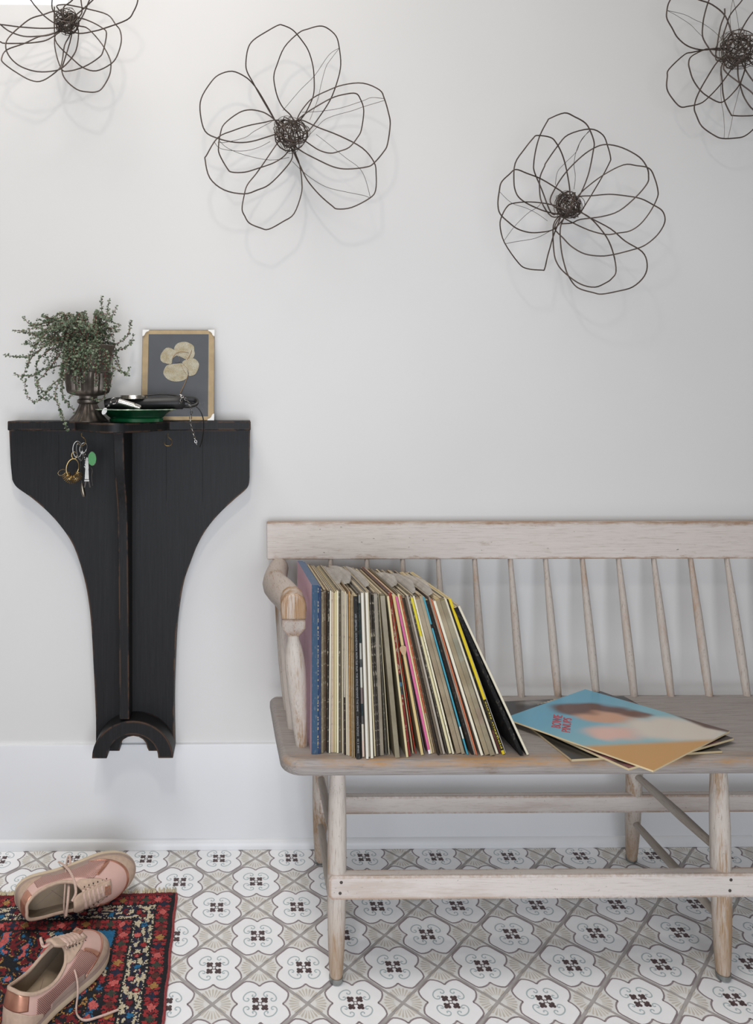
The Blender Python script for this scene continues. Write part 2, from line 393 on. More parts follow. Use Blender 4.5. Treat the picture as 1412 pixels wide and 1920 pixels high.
tb.add([(a, b, -0.008) for a, b in q]+[(a, b, -0.001) for a, b in q]+[(a, b, zt) for a, b in qi],
       [(3, 2, 1, 0), (8, 9, 10, 11)]+[(i, (i+1) % 4, (i+1) % 4+4, i+4) for i in range(4)]+[(i+4, (i+1) % 4+4, (i+1) % 4+8, i+8) for i in range(4)], 0)
def clipd(p, lim=0.925):
    s = abs(p[0])+abs(p[1]); return (p[0]*lim/s, p[1]*lim/s) if s > lim else p
c0, r0 = 0.272, 0.338
quad = []
a_half = math.acos(-c0/r0) if c0 < r0 else math.pi/2
for k in range(4):
    th = math.pi/4+k*math.pi/2; cc = (c0*math.sqrt(2)*math.cos(th), c0*math.sqrt(2)*math.sin(th))
    th0 = math.pi-math.acos(c0/r0); span = th0-math.pi/4
    for i in range(15):
        a = th-(math.pi*0.25+math.asin(c0/r0)*1.0)+i/14*2*(math.pi*0.25+math.asin(c0/r0))
        quad.append(clipd((cc[0]+r0*math.cos(a), cc[1]+r0*math.sin(a))))
tb.add([(p[0], p[1], zt+0.0008/HD*0.2) for p in quad], [tuple(range(len(quad)))], 1)
Z1, Z2 = zt+0.0003/HD, zt+0.0005/HD
for k in range(4):
    stroke(tb, quad[k*15:(k+1)*15], 0.036, Z1, 2)
for k in range(4):
    th = k*math.pi/2
    for j in range(7):
        a = th+math.pi+(j-3)*math.radians(14.0); r1, r2 = (0.14, 0.325+0.02*math.cos((j-3)*0.5))
        cxp, cyp = 0.957*math.cos(th), 0.957*math.sin(th)
        ux, uy = math.cos(a), math.sin(a); nx, ny = -uy, ux; w1, w2 = 0.005, 0.022
        P = [(r1, -w1), (r2-0.02, -w2), (r2, -w2*0.6), (r2+0.012, 0), (r2, w2*0.6), (r2-0.02, w2), (r1, w1)]
        tb.add([(cxp+ux*d+nx*o2, cyp+uy*d+ny*o2, Z1) for d, o2 in P], [tuple(range(7))], 3)
sp = [(0.155, 0.265), (0.175, 0.225), (0.135, 0.205), (0.095, 0.235), (0.09, 0.285), (0.125, 0.335), (0.20, 0.35), (0.29, 0.31), (0.355, 0.23), (0.375, 0.15), (0.345, 0.09), (0.285, 0.075), (0.25, 0.115), (0.265, 0.155), (0.30, 0.15)]
sps = [(p.x, p.y) for p in cr([(a, b, 0) for a, b in sp], 3)]
for sx_ in (1, -1):
    for sy_ in (1, -1):
        stroke(tb, [(a*0.93*sx_, b*0.93*sy_) for a, b in sps], 0.027, Z1, 4)
        for dx, dy in ((0.06, 0.125), (0.125, 0.06), (0.13, 0.13)): disc(tb, (dx*sx_, dy*sy_), 0.04, Z2, 5, 9)
        disc(tb, (0.075*sx_, 0.075*sy_), 0.03, Z2+0.0001/HD, 5, 6, 0.06, math.pi/4*sx_*sy_)
stroke(tb, [(-.035, -.035), (.035, -.035), (.035, .035), (-.035, .035), (-.035, -.035)], 0.022, Z2, 5)
for p in tb.v: p.x *= HD; p.y *= HD; p.z *= HD
for p in tb.v:
    if p.z < -0.001: p.z = -0.008 if p.z < -0.0005 else p.z
tile_proto = obj('tile', tb, [M_tile, M_tilew, M_tplum, M_tbeige, M_tteal, M_tdark], FLOOR, smooth=False, recalc=False)
TILE_MESH = tile_proto.data
p0 = PZ(410.5, 1609.6, 0)
first = True
for j in range(-2, 15):
    for i in range(-10, 11):
        x = p0.x+i*PITCH+(HD if j % 2 else 0); y = p0.y-j*HD
        if x < -1.25 or x > 1.85: continue
        if first: t_ = tile_proto; first = False
        else: t_ = tile_proto.copy(); COL.objects.link(t_); t_.parent = FLOOR
        t_.location = (x, y, -random.random()*0.0004); t_.rotation_euler = (0, 0, random.choice((0, 1, 2, 3))*math.pi/2+random.uniform(-0.004, 0.004))

# ------------------------------------------------------------------ wire flowers
def wire_flower(label, ox, oy, k, centre, R, petals, thins, pmax, ball_r, r=0.0016):
    cpx, cpy = ox+centre[0]/k, oy+centre[1]/k
    wc = 0.045
    root = thing('wire_flower', label, 'wall decoration', PW(cpx, cpy, 0.0), 'wire flowers on the white wall')
    def P(u, v, amp):
        d = math.hypot(u-centre[0], v-centre[1])/R
        return PW(ox+u/k, oy+v/k, max(0.006, wc*(1-min(d, 1))+amp*min(d, 1.25)**1.3+0.004*math.sin(3*d)))
    for i, pl in enumerate(petals):
        rnd = random.Random(i*17+int(ox)); amp = pmax*rnd.uniform(0.72, 1.0)
        pts = [P(u, v, amp) for u, v in pl]
        m = MB(); m.tube(cr(pts, 4), r, 6); obj('petal', m, M_wire, root)
    for tl in thins:
        m = MB(); m.tube(cr([P(u, v, pmax*0.85) for u, v in tl], 4), 0.0006, 4); obj('binding_wire', m, M_thin, root)
    # the wound centre: one continuous wire
    c = PW(cpx, cpy, wc+0.01); rad = ball_r/k*(DIST-wc)/F; pts = []
    rnd = random.Random(int(ox)+3); ax = Vector((rnd.random(), rnd.random(), rnd.random())).normalized(); tgt = ax.copy()
    u = ax.orthogonal().normalized()
    for s_ in range(24*16):
        if s_ % 24 == 0: tgt = Vector((rnd.uniform(-1, 1), rnd.uniform(-1, 1), rnd.uniform(-1, 1))).normalized()
        ax = (ax+(tgt-ax)*0.09).normalized()
        u = (u-ax*u.dot(ax)).normalized(); u = (Matrix.Rotation(2*math.pi/24, 3, ax) @ u)
        pts.append(c+V(u.x, u.y*0.75, u.z)*rad*(0.55+0.42*math.sin(s_*0.037+1)**2+rnd.uniform(-0.02, 0.02)))
    m = MB(); m.tube(pts, r*0.8, 5); obj('wound_centre', m, M_wire, root)
    pts2 = []
    for s_ in range(22*9):
        if s_ % 22 == 0: tgt = Vector((rnd.uniform(-1, 1), rnd.uniform(-1, 1), rnd.uniform(-1, 1))).normalized()
        ax = (ax+(tgt-ax)*0.12).normalized(); u = (u-ax*u.dot(ax)).normalized(); u = (Matrix.Rotation(2*math.pi/22, 3, ax) @ u)
        pts2.append(c+V(u.x, u.y*0.7, u.z)*rad*(0.8+0.3*math.sin(s_*0.021)))
    m = MB(); m.tube(pts2, 0.0007, 4); obj('binding_wire', m, M_thin, root)
    m = MB(); hk = PW(cpx, cpy, 0.0); m.tube([hk+V(0, WY-0.0005, 0), hk+V(0, -0.03, 0.002)], 0.002, 6); obj('mounting_nail', m, M_wire, root)
    return root
F2 = [[(620,770),(590,690),(500,530),(450,460),(400,415),(320,382),(235,405),(180,460),(125,555),(120,650),(150,760),(230,805),(340,830),(440,825),(560,790),(620,770)],
 [(640,740),(590,690),(500,540),(450,450),(415,385),(407,330),(420,240),(455,185),(540,130),(610,92),(640,92),(700,120),(750,175),(800,250),(830,350),(838,450),(835,520),(820,570),(780,650),(740,700)],
 [(720,720),(690,660),(640,610),(605,540),(585,450),(585,400),(600,350),(650,230),(740,140),(800,115),(870,97),(920,110),(975,160),(995,230),(1005,340),(985,440),(940,560),(870,670),(800,760),(740,800)],
 [(720,720),(740,660),(780,600),(830,550),(920,505),(1020,468),(1145,457),(1250,500),(1280,555),(1305,640),(1317,715),(1300,840),(1275,890),(1215,960),(1170,985),(1050,998),(960,985),(850,935),(765,890),(710,850)],
 [(690,740),(720,700),(780,650),(850,605),(950,550),(1030,527),(1100,522),(1130,560),(1150,630),(1135,750),(1110,800),(1060,860),(1000,885),(940,898),(870,880),(800,835),(740,790)],
 [(720,700),(760,690),(860,735),(1000,790),(1140,865),(1215,955),(1228,1030),(1225,1130),(1190,1180),(1075,1240),(985,1250),(950,1230),(870,1160),(795,1070),(750,980),(720,920),(700,870)],
 [(700,830),(720,900),(745,970),(760,1080),(755,1160),(710,1280),(640,1330),(550,1378),(500,1370),(430,1340),(400,1295),(383,1250),(395,1170),(415,1100),(470,1030),(520,960),(610,830),(660,790)],
 [(690,850),(700,925),(650,1000),(555,1095),(480,1130),(395,1155),(270,1130),(180,1055),(150,940),(160,910),(230,800),(330,755),(420,725),(520,705),(600,690),(660,720)],
 [(640,740),(590,690),(545,655),(500,635),(430,625),(360,645),(270,715),(245,780),(235,850),(240,905),(290,995),(320,1018),(400,1018),(480,995),(580,960),(650,915),(690,860)]]
T2 = [[(997,235),(930,280),(840,410),(750,500),(640,630)],[(997,235),(940,310),(910,360),(880,470),(860,560),(810,690)],[(1282,555),(1200,548),(1140,570),(1000,615),(870,635),(760,640)],[(1284,565),(1150,605),(1080,630),(970,660),(900,690),(850,740),(810,780)],[(1192,1180),(1160,1060),(1120,990),(1040,930),(940,850),(850,780)],[(1187,1180),(1150,1165),(1050,1145),(910,1110),(790,1035),(700,950)],[(230,830),(280,830),(400,800),(460,760),(570,700)],[(210,830),(250,870),(380,885),(480,865),(560,825)],[(240,820),(290,865),(400,910),(560,942),(680,925)]]
wire_flower('dark wire flower hanging above and between the black shelf and the bench', 340, 20, 3.362, (690, 775), 600, F2, T2, 0.105, 112)
F3 = [[(625,720),(625,645),(600,500),(570,400),(530,325),(490,288),(400,275),(370,295),(310,370),(245,470),(237,600),(250,670),(280,715),(340,755),(430,795),(500,815),(580,830)],
 [(560,800),(500,820),(430,650),(380,530),(375,470),(390,370),(420,270),(470,175),(490,155),(590,118),(660,145),(730,185),(765,235),(795,320),(790,380),(760,530),(720,640),(670,740)],
 [(580,830),(500,840),(430,740),(415,640),(420,560),(450,490),(460,465),(540,350),(615,270),(765,230),(855,270),(890,350),(910,430),(900,470),(830,600),(700,810),(650,850)],
 [(560,800),(490,740),(520,650),(600,530),(710,420),(800,360),(880,338),(990,360),(1110,425),(1165,500),(1175,560),(1165,610),(1090,700),(970,800),(850,840),(700,860),(640,885),(570,890)],
 [(650,740),(690,690),(740,640),(860,550),(1000,480),(1090,485),(1180,505),(1220,580),(1240,660),(1235,710),(1190,800),(1120,890),(1045,940),(960,955),(880,965),(760,935),(620,870),(560,830)],
 [(650,730),(700,700),(780,695),(900,685),(1010,695),(1120,715),(1210,760),(1270,800),(1290,860),(1270,920),(1220,985),(1140,1045),(1050,1075),(930,1105),(840,1115),(730,1100),(640,1050),(580,990),(520,920),(560,840)],
 [(640,780),(690,800),(760,845),(910,925),(1010,1010),(1130,1085),(1165,1170),(1145,1255),(1065,1330),(960,1360),(850,1380),(790,1370),(680,1335),(620,1260),(590,1180),(565,1060),(560,920),(590,840)],
 [(640,790),(700,810),(780,860),(880,980),(930,1100),(948,1220),(920,1270),(880,1300),(800,1332),(700,1310),(600,1240),(540,1170),(515,1080),(512,900),(560,830)],
 [(560,850),(510,980),(490,1050),(470,1120),(450,1205),(430,1213),(330,1203),(270,1165),(170,1020),(140,900),(155,830),(190,770),(230,748),(330,738),(430,745),(510,760),(580,780)],
 [(610,700),(560,660),(430,580),(330,540),(250,512),(205,545),(150,600),(135,660),(125,750),(140,820),(200,880),(260,925),(340,950),(420,950),(510,930),(580,860)]]
T3 = [[(765,235),(700,320),(670,390),(590,470),(540,530),(525,620)],[(770,240),(710,300),(670,390),(655,480),(665,560),(655,650)],[(135,665),(220,745),(320,780),(400,820),(470,870)],[(170,1005),(240,910),(330,820),(400,775),(430,740)],[(175,1030),(250,1015),(390,990),(490,940)]]
wire_flower('dark wire flower hanging above the bench back between two others', 900, 180, 3.716, (620, 760), 600, F3, T3, 0.125, 98)
F1 = [[(590,190),(500,100),(380,130),(270,165),(170,240),(95,310),(55,370),(55,440),(100,520),(190,590),(330,632),(480,625),(560,590),(640,500),(680,410),(690,260),(620,200)],
 [(560,260),(430,310),(340,325),(210,385),(60,440),(15,510),(30,555),(130,630),(270,708),(380,710),(520,610),(550,530),(570,400),(620,300),(610,220)],
 [(650,235),(500,245),(360,250),(170,237),(0,216),(-100,220),(-170,280),(-100,340),(0,368),(40,382),(210,382),(340,370),(430,345),(560,260)],
 [(560,260),(430,305),(330,320),(210,320),(90,280),(10,222),(-60,150),(-80,60),(-40,-40),(60,-100),(180,-80),(270,0),(300,40),(390,140),(490,210),(560,230)],
 [(600,160),(500,60),(560,40),(640,50),(780,80),(950,130),(1020,215),(1060,270),(1070,370),(1030,500),(970,570),(850,625),(740,600),(640,520),(500,380),(480,250),(480,60)],
 [(620,180),(700,160),(800,190),(900,245),(940,295),(910,450),(870,510),(740,590),(600,628),(540,605),(490,450),(485,320),(540,240)],
 [(620,210),(700,230),(780,255),(900,390),(970,520),(978,600),(960,680),(900,780),(850,810),(780,812),(680,790),(580,705),(545,620),(560,560),(630,320),(620,230)],
 [(600,260),(700,295),(830,275),(920,250),(1120,175),(1180,100),(1215,10),(1210,-80),(1150,-150),(1000,-180),(850,-100),(790,0),(750,100),(690,200),(620,210)],
 [(600,190),(650,150),(820,0),(900,-120),(880,-220),(760,-250),(710,-120),(715,0),(720,120),(640,200)],
 [(580,200),(560,70),(640,0),(700,-120),(640,-240),(540,-240),(480,-120),(460,0),(470,100),(560,190)]]
wire_flower('dark wire flower highest up beside the bright window above the black shelf', 0, 0, 4.707, (590, 190), 620, F1, [], 0.125, 112)
F4 = [[(1180,560),(1140,420),(1060,200),(900,60),(740,0),(560,-60),(420,-40),(360,30),(335,130),(335,230),(400,350),(470,470),(600,575),(780,620),(980,600),(1120,600)],
 [(1100,620),(960,620),(850,610),(790,620),(640,700),(605,780),(620,870),(660,990),(740,1110),(830,1190),(980,1270),(1060,1245),(1150,1160),(1240,1040),(1310,820),(1260,700)],
 [(1100,610),(960,600),(800,620),(650,650),(550,680),(360,860),(340,950),(335,1100),(400,1220),(500,1325),(600,1320),(750,1285),(850,1210),(1000,1050),(1140,850),(1200,740)],
 [(1100,650),(960,770),(830,970),(740,1130),(690,1250),(675,1350),(700,1430),(770,1570),(930,1685),(1030,1720),(1180,1715),(1300,1690),(1420,1590),(1500,1450),(1480,1300),(1400,1160),(1250,1040),(1040,860),(1100,700)],
 [(1080,700),(1010,830),(1020,1000),(1030,1150),(1060,1280),(1130,1420),(1160,1435),(1300,1440),(1450,1420),(1550,1300),(1540,1150),(1400,1000),(1300,850),(1240,720)],
 [(1080,740),(930,700),(850,590),(780,460),(780,320),(800,190),(850,20),(920,-120),(1040,-200),(1180,-180),(1280,-100),(1270,0),(1130,170),(1080,300),(1030,480),(1100,580)],
 [(1060,760),(945,740),(960,560),(1000,330),(1050,190),(1052,105)],
 [(1210,600),(1230,450),(1300,300),(1404,150),(1550,0),(1650,-50),(1750,50),(1720,250),(1600,420),(1400,550),(1280,620)],
 [(1220,720),(1215,850),(1220,950),(1250,1080),(1300,1220),(1404,1360),(1550,1420),(1700,1350),(1720,1200),(1600,1000),(1400,800),(1280,680)]]
T4 = [[(337,130),(550,180),(690,250),(780,290),(920,390),(1020,490)],[(337,130),(450,190),(620,300),(700,380),(780,460)],[(1045,1712),(1050,1600),(1035,1400),(1010,1250),(1000,1000),(1000,830)],[(1095,1712),(1130,1560),(1160,1400),(1200,1250),(1250,1050),(1300,900)],[(1155,-20),(1120,200),(1130,380)],[(1155,-10),(1200,170),(1230,360)]]
wire_flower('dark wire flower cut by the right edge of the photo', 1200, 0, 6.623, (1230, 620), 1050, F4, T4, 0.075, 250)

# ------------------------------------------------------------------ black wall shelf
ZT = 1.0855
sh = thing('wall_shelf', 'black distressed wooden bracket shelf on the wall, plant and picture on top', 'shelf', PW(248, 1400, 0))
wB = 0.02
left = [(17,806),(20,870),(23,900),(32,914),(60,934),(90,960),(115,988),(135,1018),(148,1050),(158,1085),(165,1120),(171,1170),(175,1240),(178,1300),(180,1350),(180,1408)]
right = [(327,1408),(326,1350),(326,1300),(328,1240),(331,1180),(337,1130),(345,1090),(357,1055),(371,1020),(390,988),(414,960),(440,936),(464,914),(468,895),(468,870),(469,806)]
cut = [(224,1408)]+[(250+26*math.cos(math.pi-a)*1.0, 1402-22*math.sin(a)) for a in [i*math.pi/8 for i in range(9)]]+[(279,1408)]
out = left+cut+right
def smoothrun(P, a, b): return P[:a]+[(q.x, q.y) for q in cr([(x, y, 0) for x, y in P[a:b]], 5)]+P[b:]
out = smoothrun(left, 2, len(left)-1)+cut+smoothrun(right, 1, len(right)-2)
bp = [PW(x, y, wB) for x, y in out]
bp = [V(p.x, -wB, p.z) for p in bp]
m = MB(); m.prism([p+V(0, 0.0003, 0) for p in bp], (0, wB+WY-0.0008, 0)); obj('back_board', m, M_black, sh, smooth=False)
# board joints: narrow moulding lines and small knots are left to the paint; vertical boards
for px in (110, 312, 380):
    p = PW(px, 815, wB); q = PW(px, 940, wB); m = MB(); m.box((p.x-0.0004, -wB-0.0003, q.z), (p.x+0.0004, -wB+0.001, p.z)); obj('board_joint', m, plain('joint_dark_line', srgb(16, 16, 17), 0.8) if px == 110 else bpy.data.materials['joint_dark_line'], sh, smooth=False)  # thin dark strips along the board joints
a0, a1 = PW(14, 790, 0.06).x, PW(470, 790, 0.06).x
top = [(a0, 0.0), (a1, 0.0), (a1, -0.06)]
xc, hw = -0.287, 0.114
bul = []
for i in range(25):
    s_ = i/24; x = xc+hw-2*hw*s_
    bul.append((x, -(0.068+0.142*(0.5-0.5*math.cos(2*math.pi*min(max((s_-0.0), 0), 1)))**0.55)))
top += [(xc+hw+0.05, -0.063)]+bul+[(xc-hw-0.05, -0.063), (a0, -0.06)]
m = MB(); top = [(x, WY-0.0004 if y == 0.0 else y) for x, y in top]
m = MB(); m.prism([V(x, y-0.0003, ZT-0.0225) for x, y in top], (0, 0, 0.0225)); obj('shelf_top', m, M_black, sh, ang=25, bevel=0.002)
# central fin
fx = -0.2815; fz = [(ZT-0.0225, 0.165), (1.04, 0.157), (0.98, 0.148), (0.93, 0.128), (0.89, 0.11), (0.83, 0.098), (0.75, 0.09), (0.65, 0.084), (0.55, 0.078), (0.45, 0.074), (0.36, 0.072)]
fz = [(q.x, q.y) for q in cr([(z, d, 0) for z, d in fz], 5)]
fin = [V(fx-0.012, -wB, ZT-0.0225)]+[V(fx-0.012, -d, z) for z, d in fz]+[V(fx-0.012, -wB, 0.36)]
m = MB(); m.prism(fin, (0.024, 0, 0)); obj('centre_fin', m, M_black, sh, ang=30, bevel=0.0015)
# arch foot
ac = PW(248.5, 1422, 0.078); ro, rz, ri, riz = 0.0985, 0.0905, 0.062, 0.058
A = [i*math.pi/20 for i in range(21)]
pl = [V(ac.x-ro*math.cos(a), -0.0203, ac.z+rz*math.sin(a)) for a in A]+[V(ac.x+ri*math.cos(a), -0.0203, ac.z+riz*math.sin(a)) for a in A]
m = MB(); m.prism(pl, (0, -0.058, 0)); obj('arch_foot', m, M_black, sh, ang=30, bevel=0.0015)
def cup_hook(px, py, w):
    p = PW(px, py, w); m = MB(); r = 0.0095
    pts = [p+V(0, 0, 0.004), p+V(0, 0, -0.003), p+V(0.004, 0, -0.007)]
    c = p+V(-0.0, 0, -0.016)
    pts += [c+V(r*math.sin(a), 0, r*math.cos(a)) for a in [math.radians(d) for d in range(50, 290, 20)]]
    m.tube(cr(pts, 3), 0.0011, 6); return obj('cup_hook', m, M_brass, sh)
hz = ZT-0.0225
hookA = PZ(153, 813, hz); 
cup_hook(153, 815, 0.115); cup_hook(315, 816, 0.115)

# ------------------------------------------------------------------ potted plant in a pewter urn
uc = PW(165.5, 790, 0.105); uc = V(uc.x, -0.105, ZT+0.0003)
pt = thing('potted_plant', 'trailing small-leaved green plant in a fluted pewter urn on the black shelf', 'plant', uc)
flt = lambda a, z: 1+(0.045*math.cos(a*20) if 0.062 < z < 0.115 else (0.05*math.cos(a*14) if 0.003 < z < 0.04 else 0))
prof = [(0.046, 0), (0.047, 0.003), (0.042, 0.007), (0.032, 0.018), (0.024, 0.034), (0.021, 0.042), (0.0265, 0.046), (0.0265, 0.052), (0.021, 0.055), (0.022, 0.061), (0.038, 0.064), (0.047, 0.069), (0.0495, 0.075), (0.050, 0.082), (0.0525, 0.1), (0.0535, 0.114), (0.0555, 0.117), (0.0535, 0.121), (0.0545, 0.14), (0.058, 0.165), (0.062, 0.176), (0.064, 0.18), (0.061, 0.182), (0.056, 0.178), (0.053, 0.165)]
m = MB(); m.lathe(uc, prof, 80, 0, flt); obj('urn', m, M_pewter, pt)
m = MB(); m.lathe(uc, [(0.0535, 0.164), (0.05, 0.17), (0.03, 0.173), (0.001, 0.174)], 24); obj('soil', m, M_soil, pt)
stems = []
def wpt(x, y, w): return PW(x, y, w)
man = [[(150,650,.10),(100,640,.12),(60,665,.13),(25,668,.13),(8,665,.13)],[(140,680,.12),(90,690,.14),(60,705,.14),(28,702,.13)],[(140,690,.14),(100,720,.16),(80,745,.16),(62,753,.15),(48,735,.15),(47,712,.15)],
 [(130,670,.14),(104,735,.17),(112,765,.18),(120,790,.215),(126,806,.22)],[(150,640,.10),(110,605,.11),(84,592,.11)],[(140,640,.11),(70,628,.12),(36,622,.12)],[(200,650,.09),(235,635,.08),(246,602,.07)],
 [(210,665,.12),(232,700,.13),(243,690,.12)],[(205,660,.08),(238,650,.07),(251,628,.06)],[(185,640,.10),(190,590,.10),(191,556,.10)],[(195,640,.09),(201,590,.08),(204,563,.08)],[(120,690,.15),(118,740,.17),(140,772,.17)],
 [(115,660,.14),(85,700,.15),(70,720,.16),(95,745,.16)],[(150,690,.16),(145,730,.17),(130,745,.17)],[(190,680,.15),(225,695,.15),(240,703,.14)],[(200,700,.15),(195,745,.16),(170,748,.16)],[(170,640,.1),(165,600,.1),(160,585,.1)],[(130,650,.12),(95,615,.12),(88,590,.12)],[(100,650,.13),(70,680,.14),(72,735,.15),(90,750,.15)]]
for pl in man: stems.append(cr([wpt(*p) for p in pl], 9))
for k in range(16):
    x0 = 124+k*4.0; stems.append(cr([wpt(x0+4*math.sin(k*2.1), 642, .13), wpt(x0-3, 650+6*math.sin(k*1.3), .172), wpt(x0-6+6*math.sin(k*3.7), 676+10*math.sin(k*2.7), .186), wpt(x0-8+9*math.sin(k*5.1), 700+18*math.sin(k*1.9), .184)], 8))
rs = random.Random(11); rim = uc+V(0, 0, 0.172)
for i in range(120):
    a = rs.uniform(0, 2*math.pi); up = rs.uniform(0.015, 0.085); outr = rs.uniform(0.02, 0.085); drop = rs.uniform(-0.03, 0.12)*(1 if rs.random() < 0.6 else 0.2)
    if math.sin(a) > 0.55: outr *= 0.5
    d = V(math.cos(a)-0.35, math.sin(a)*0.8, 0); s0 = rim+d*0.02
    p1 = s0+d*outr*0.4+V(0, 0, up); p2 = s0+d*outr+V(rs.uniform(-.01, .01), 0, up*0.9-drop*0.4); p3 = p2+d*0.02+V(rs.uniform(-.012, .012), 0, -drop*0.6+0.006)
    for q_ in (p1, p2, p3):
        if q_.y > -0.014: q_.y = -0.014
        rr_ = math.hypot(q_.x-uc.x, q_.y-uc.y)
        if rr_ < 0.068 and q_.z < uc.z+0.185 and q_.z > uc.z+0.05:
            if rr_ > 1e-4: q_.x = uc.x+(q_.x-uc.x)*0.07/rr_; q_.y = min(-0.014, uc.y+(q_.y-uc.y)*0.07/rr_)
    stems.append(cr([s0+V(0, 0, -0.005), p1, p2, p3], 7))
lv = MB()
def leaf(c, n, d, s):
    n = n.normalized(); d = (d-n*d.dot(n)); d = d.normalized() if d.length > 1e-5 else n.orthogonal().normalized(); w = n.cross(d)
    lv.add([c, c+d*s*0.35+w*s*0.42+n*s*.1, c+d*s*0.8+w*s*0.4+n*s*.12, c+d*s*1.1, c+d*s*0.8-w*s*0.4+n*s*.12, c+d*s*0.35-w*s*0.42+n*s*.1], [(0, 1, 2, 3), (0, 3, 4, 5)])
for si, st in enumerate(stems):
    m = MB(); m.tube(st, [0.00095*(1-0.5*i/len(st)) for i in range(len(st))], 4); obj('stem', m, M_stem, pt)
    L = 0
    for i in range(2, len(st)):
        L += (st[i]-st[i-1]).length
        if L > 0.0042 or i == len(st)-1:
            L = 0; T = (st[i]-st[i-1]).normalized()
            for k in range(4 if i < len(st)-1 else 6):
                dv = Vector((rs.uniform(-1, 1), rs.uniform(-1, 0.6), rs.uniform(-1, 1)))+T*0.4
                leaf(st[i]+dv*0.001, Vector((rs.uniform(-.6, .6), rs.uniform(-1, 0), rs.uniform(0.1, 1))), dv, rs.uniform(0.0034, 0.0066)*(1 if i < len(st)-3 else 0.75))
for p in lv.v:
    if p.y > -0.004: p.y = -0.004
obj('leaves', lv, M_leaf, pt, smooth=False, recalc=False, kind='stuff')

# ------------------------------------------------------------------ framed pressed flower
fb = PW(333, 789, 0.045); fc = V(fb.x, 0, 0)
sc_ = (DIST-0.03)/F; fw, fh = 136*sc_, 173*sc_
fo = V(fb.x-fw/2, -0.046, ZT+0.0004); fex = V(1, 0, 0); fey = V(0, 0.040, fh-0.0005).normalized(); fen = fex.cross(fey)*1.0
if fen.y > 0: fen = -fen
fr = thing('framed_picture', 'pressed pale flower on dark grey paper under glass, white photo corners, on the shelf', 'picture', fo+fex*fw/2)
def fp(u, v, d=0): return fo+fex*fw*u+fey*fh*v+fen*d
def fplate(name, poly, d0, d1, mat):
    m = MB(); m.prism([fp(u, v, d0) for u, v in poly], fen*(d1-d0)); return obj(name, m, mat, fr, smooth=False)
R4 = lambda a, b, c, d: [(a, b), (c, b), (c, d), (a, d)]
M_tan = plain('tan_passepartout_paper', srgb(212, 186, 146), 0.7, var=0.14, scale=30)
M_greypap = plain('dark_grey_paper', srgb(108, 111, 116), 0.7, var=0.05, scale=30)
M_frameedge = plain('dark_frame_edge', srgb(66, 58, 52), 0.6)
fplate('backing_board', R4(0, 0, 1, 1), 0, 0.003, M_frameedge)
fplate('tan_mount', R4(0.004, 0.004, 0.996, 0.996), 0.0031, 0.0035, M_tan)
U = lambda x: (x-50)/1315; Vv = lambda y: 1-(y-48)/1690
fplate('grey_paper', R4(U(160), Vv(1660), U(1255), Vv(128)), 0.0036, 0.0039, M_greypap)
def petal_paper():
    t = NT('printed_petal_paper'); v = t.coord((1, 1, 1)); n = t.noise(v, 60, 5); n2 = t.noise(t.coord((500, 1, 160)), 1.0, 2)
    w = t.n('ShaderNodeTexWave'); w.inputs['Scale'].default_value = 130; w.inputs['Distortion'].default_value = 2.0; w.inputs['Detail Scale'].default_value = 0.6; w.bands_direction = 'DIAGONAL'; t.l(v, w.inputs['Vector'])
    c = t.ramp(n, [(0.3, srgb(204, 188, 150)), (0.55, srgb(226, 216, 190)), (0.8, srgb(232, 227, 208))])
    k = t.math('MULTIPLY', t.ramp(w.outputs['Fac'], [(0.62, (0, 0, 0)), (0.8, (1, 1, 1))]), t.ramp(n2, [(0.45, (0, 0, 0)), (0.52, (1, 1, 1))]))
    t.base(t.mix(t.math('MULTIPLY', k, 0.45), c, srgb(110, 104, 92))); t.val(Roughness=0.8); return t.m
M_petp = petal_paper()
pets = [[(630,390),(680,310),(780,275),(880,285),(980,350),(995,440),(1005,510),(960,590),(870,610),(760,560),(700,520),(640,440)],
        [(620,420),(540,385),(470,400),(400,490),(380,570),(400,640),(470,675),(580,690),(600,600),(680,530),(720,560),(700,480)],
        [(760,680),(640,690),(520,710),(470,760),(440,860),(490,950),(580,1005),(680,1020),(800,1000),(880,930),(870,800),(800,700)],
        [(780,660),(870,600),(980,585),(1060,640),(1085,710),(1060,810),(1010,890),(910,915),(890,830),(830,740)]]
for i, pp in enumerate(pets):
    pp = [(p.x, p.y) for p in cr([(a, b, 0) for a, b in pp], 3, True)]
    fplate('paper_petal', [(U(a), Vv(b)) for a, b in pp], 0.0039+0.0002*i, 0.0042+0.0002*i, M_petp)
fplate('petal_heart', [(U(690+62*math.cos(a)), Vv(610+58*math.sin(a))) for a in [k*math.pi/8 for k in range(16)]], 0.0047, 0.0049, M_greypap)
M_dstem = plain('dry_tan_stem', srgb(176, 142, 104), 0.7, var=0.15)
for pl, r_ in (([(755,690),(800,800),(870,895)], 0.0003), ([(780,680),(870,770),(905,840),(890,900)], 0.0004), ([(890,895),(850,1010),(800,1130),(750,1240)], 0.0009), ([(740,650),(720,560),(690,480)], 0.0003), ([(870,610),(920,520),(950,430)], 0.0008), ([(600,590),(660,500),(760,460),(900,480)], 0.0006)):
    m = MB(); m.tube(cr([fp(U(a), Vv(b), 0.0052) for a, b in pl], 4), r_, 5); obj('dried_stem', m, M_dstem, fr)
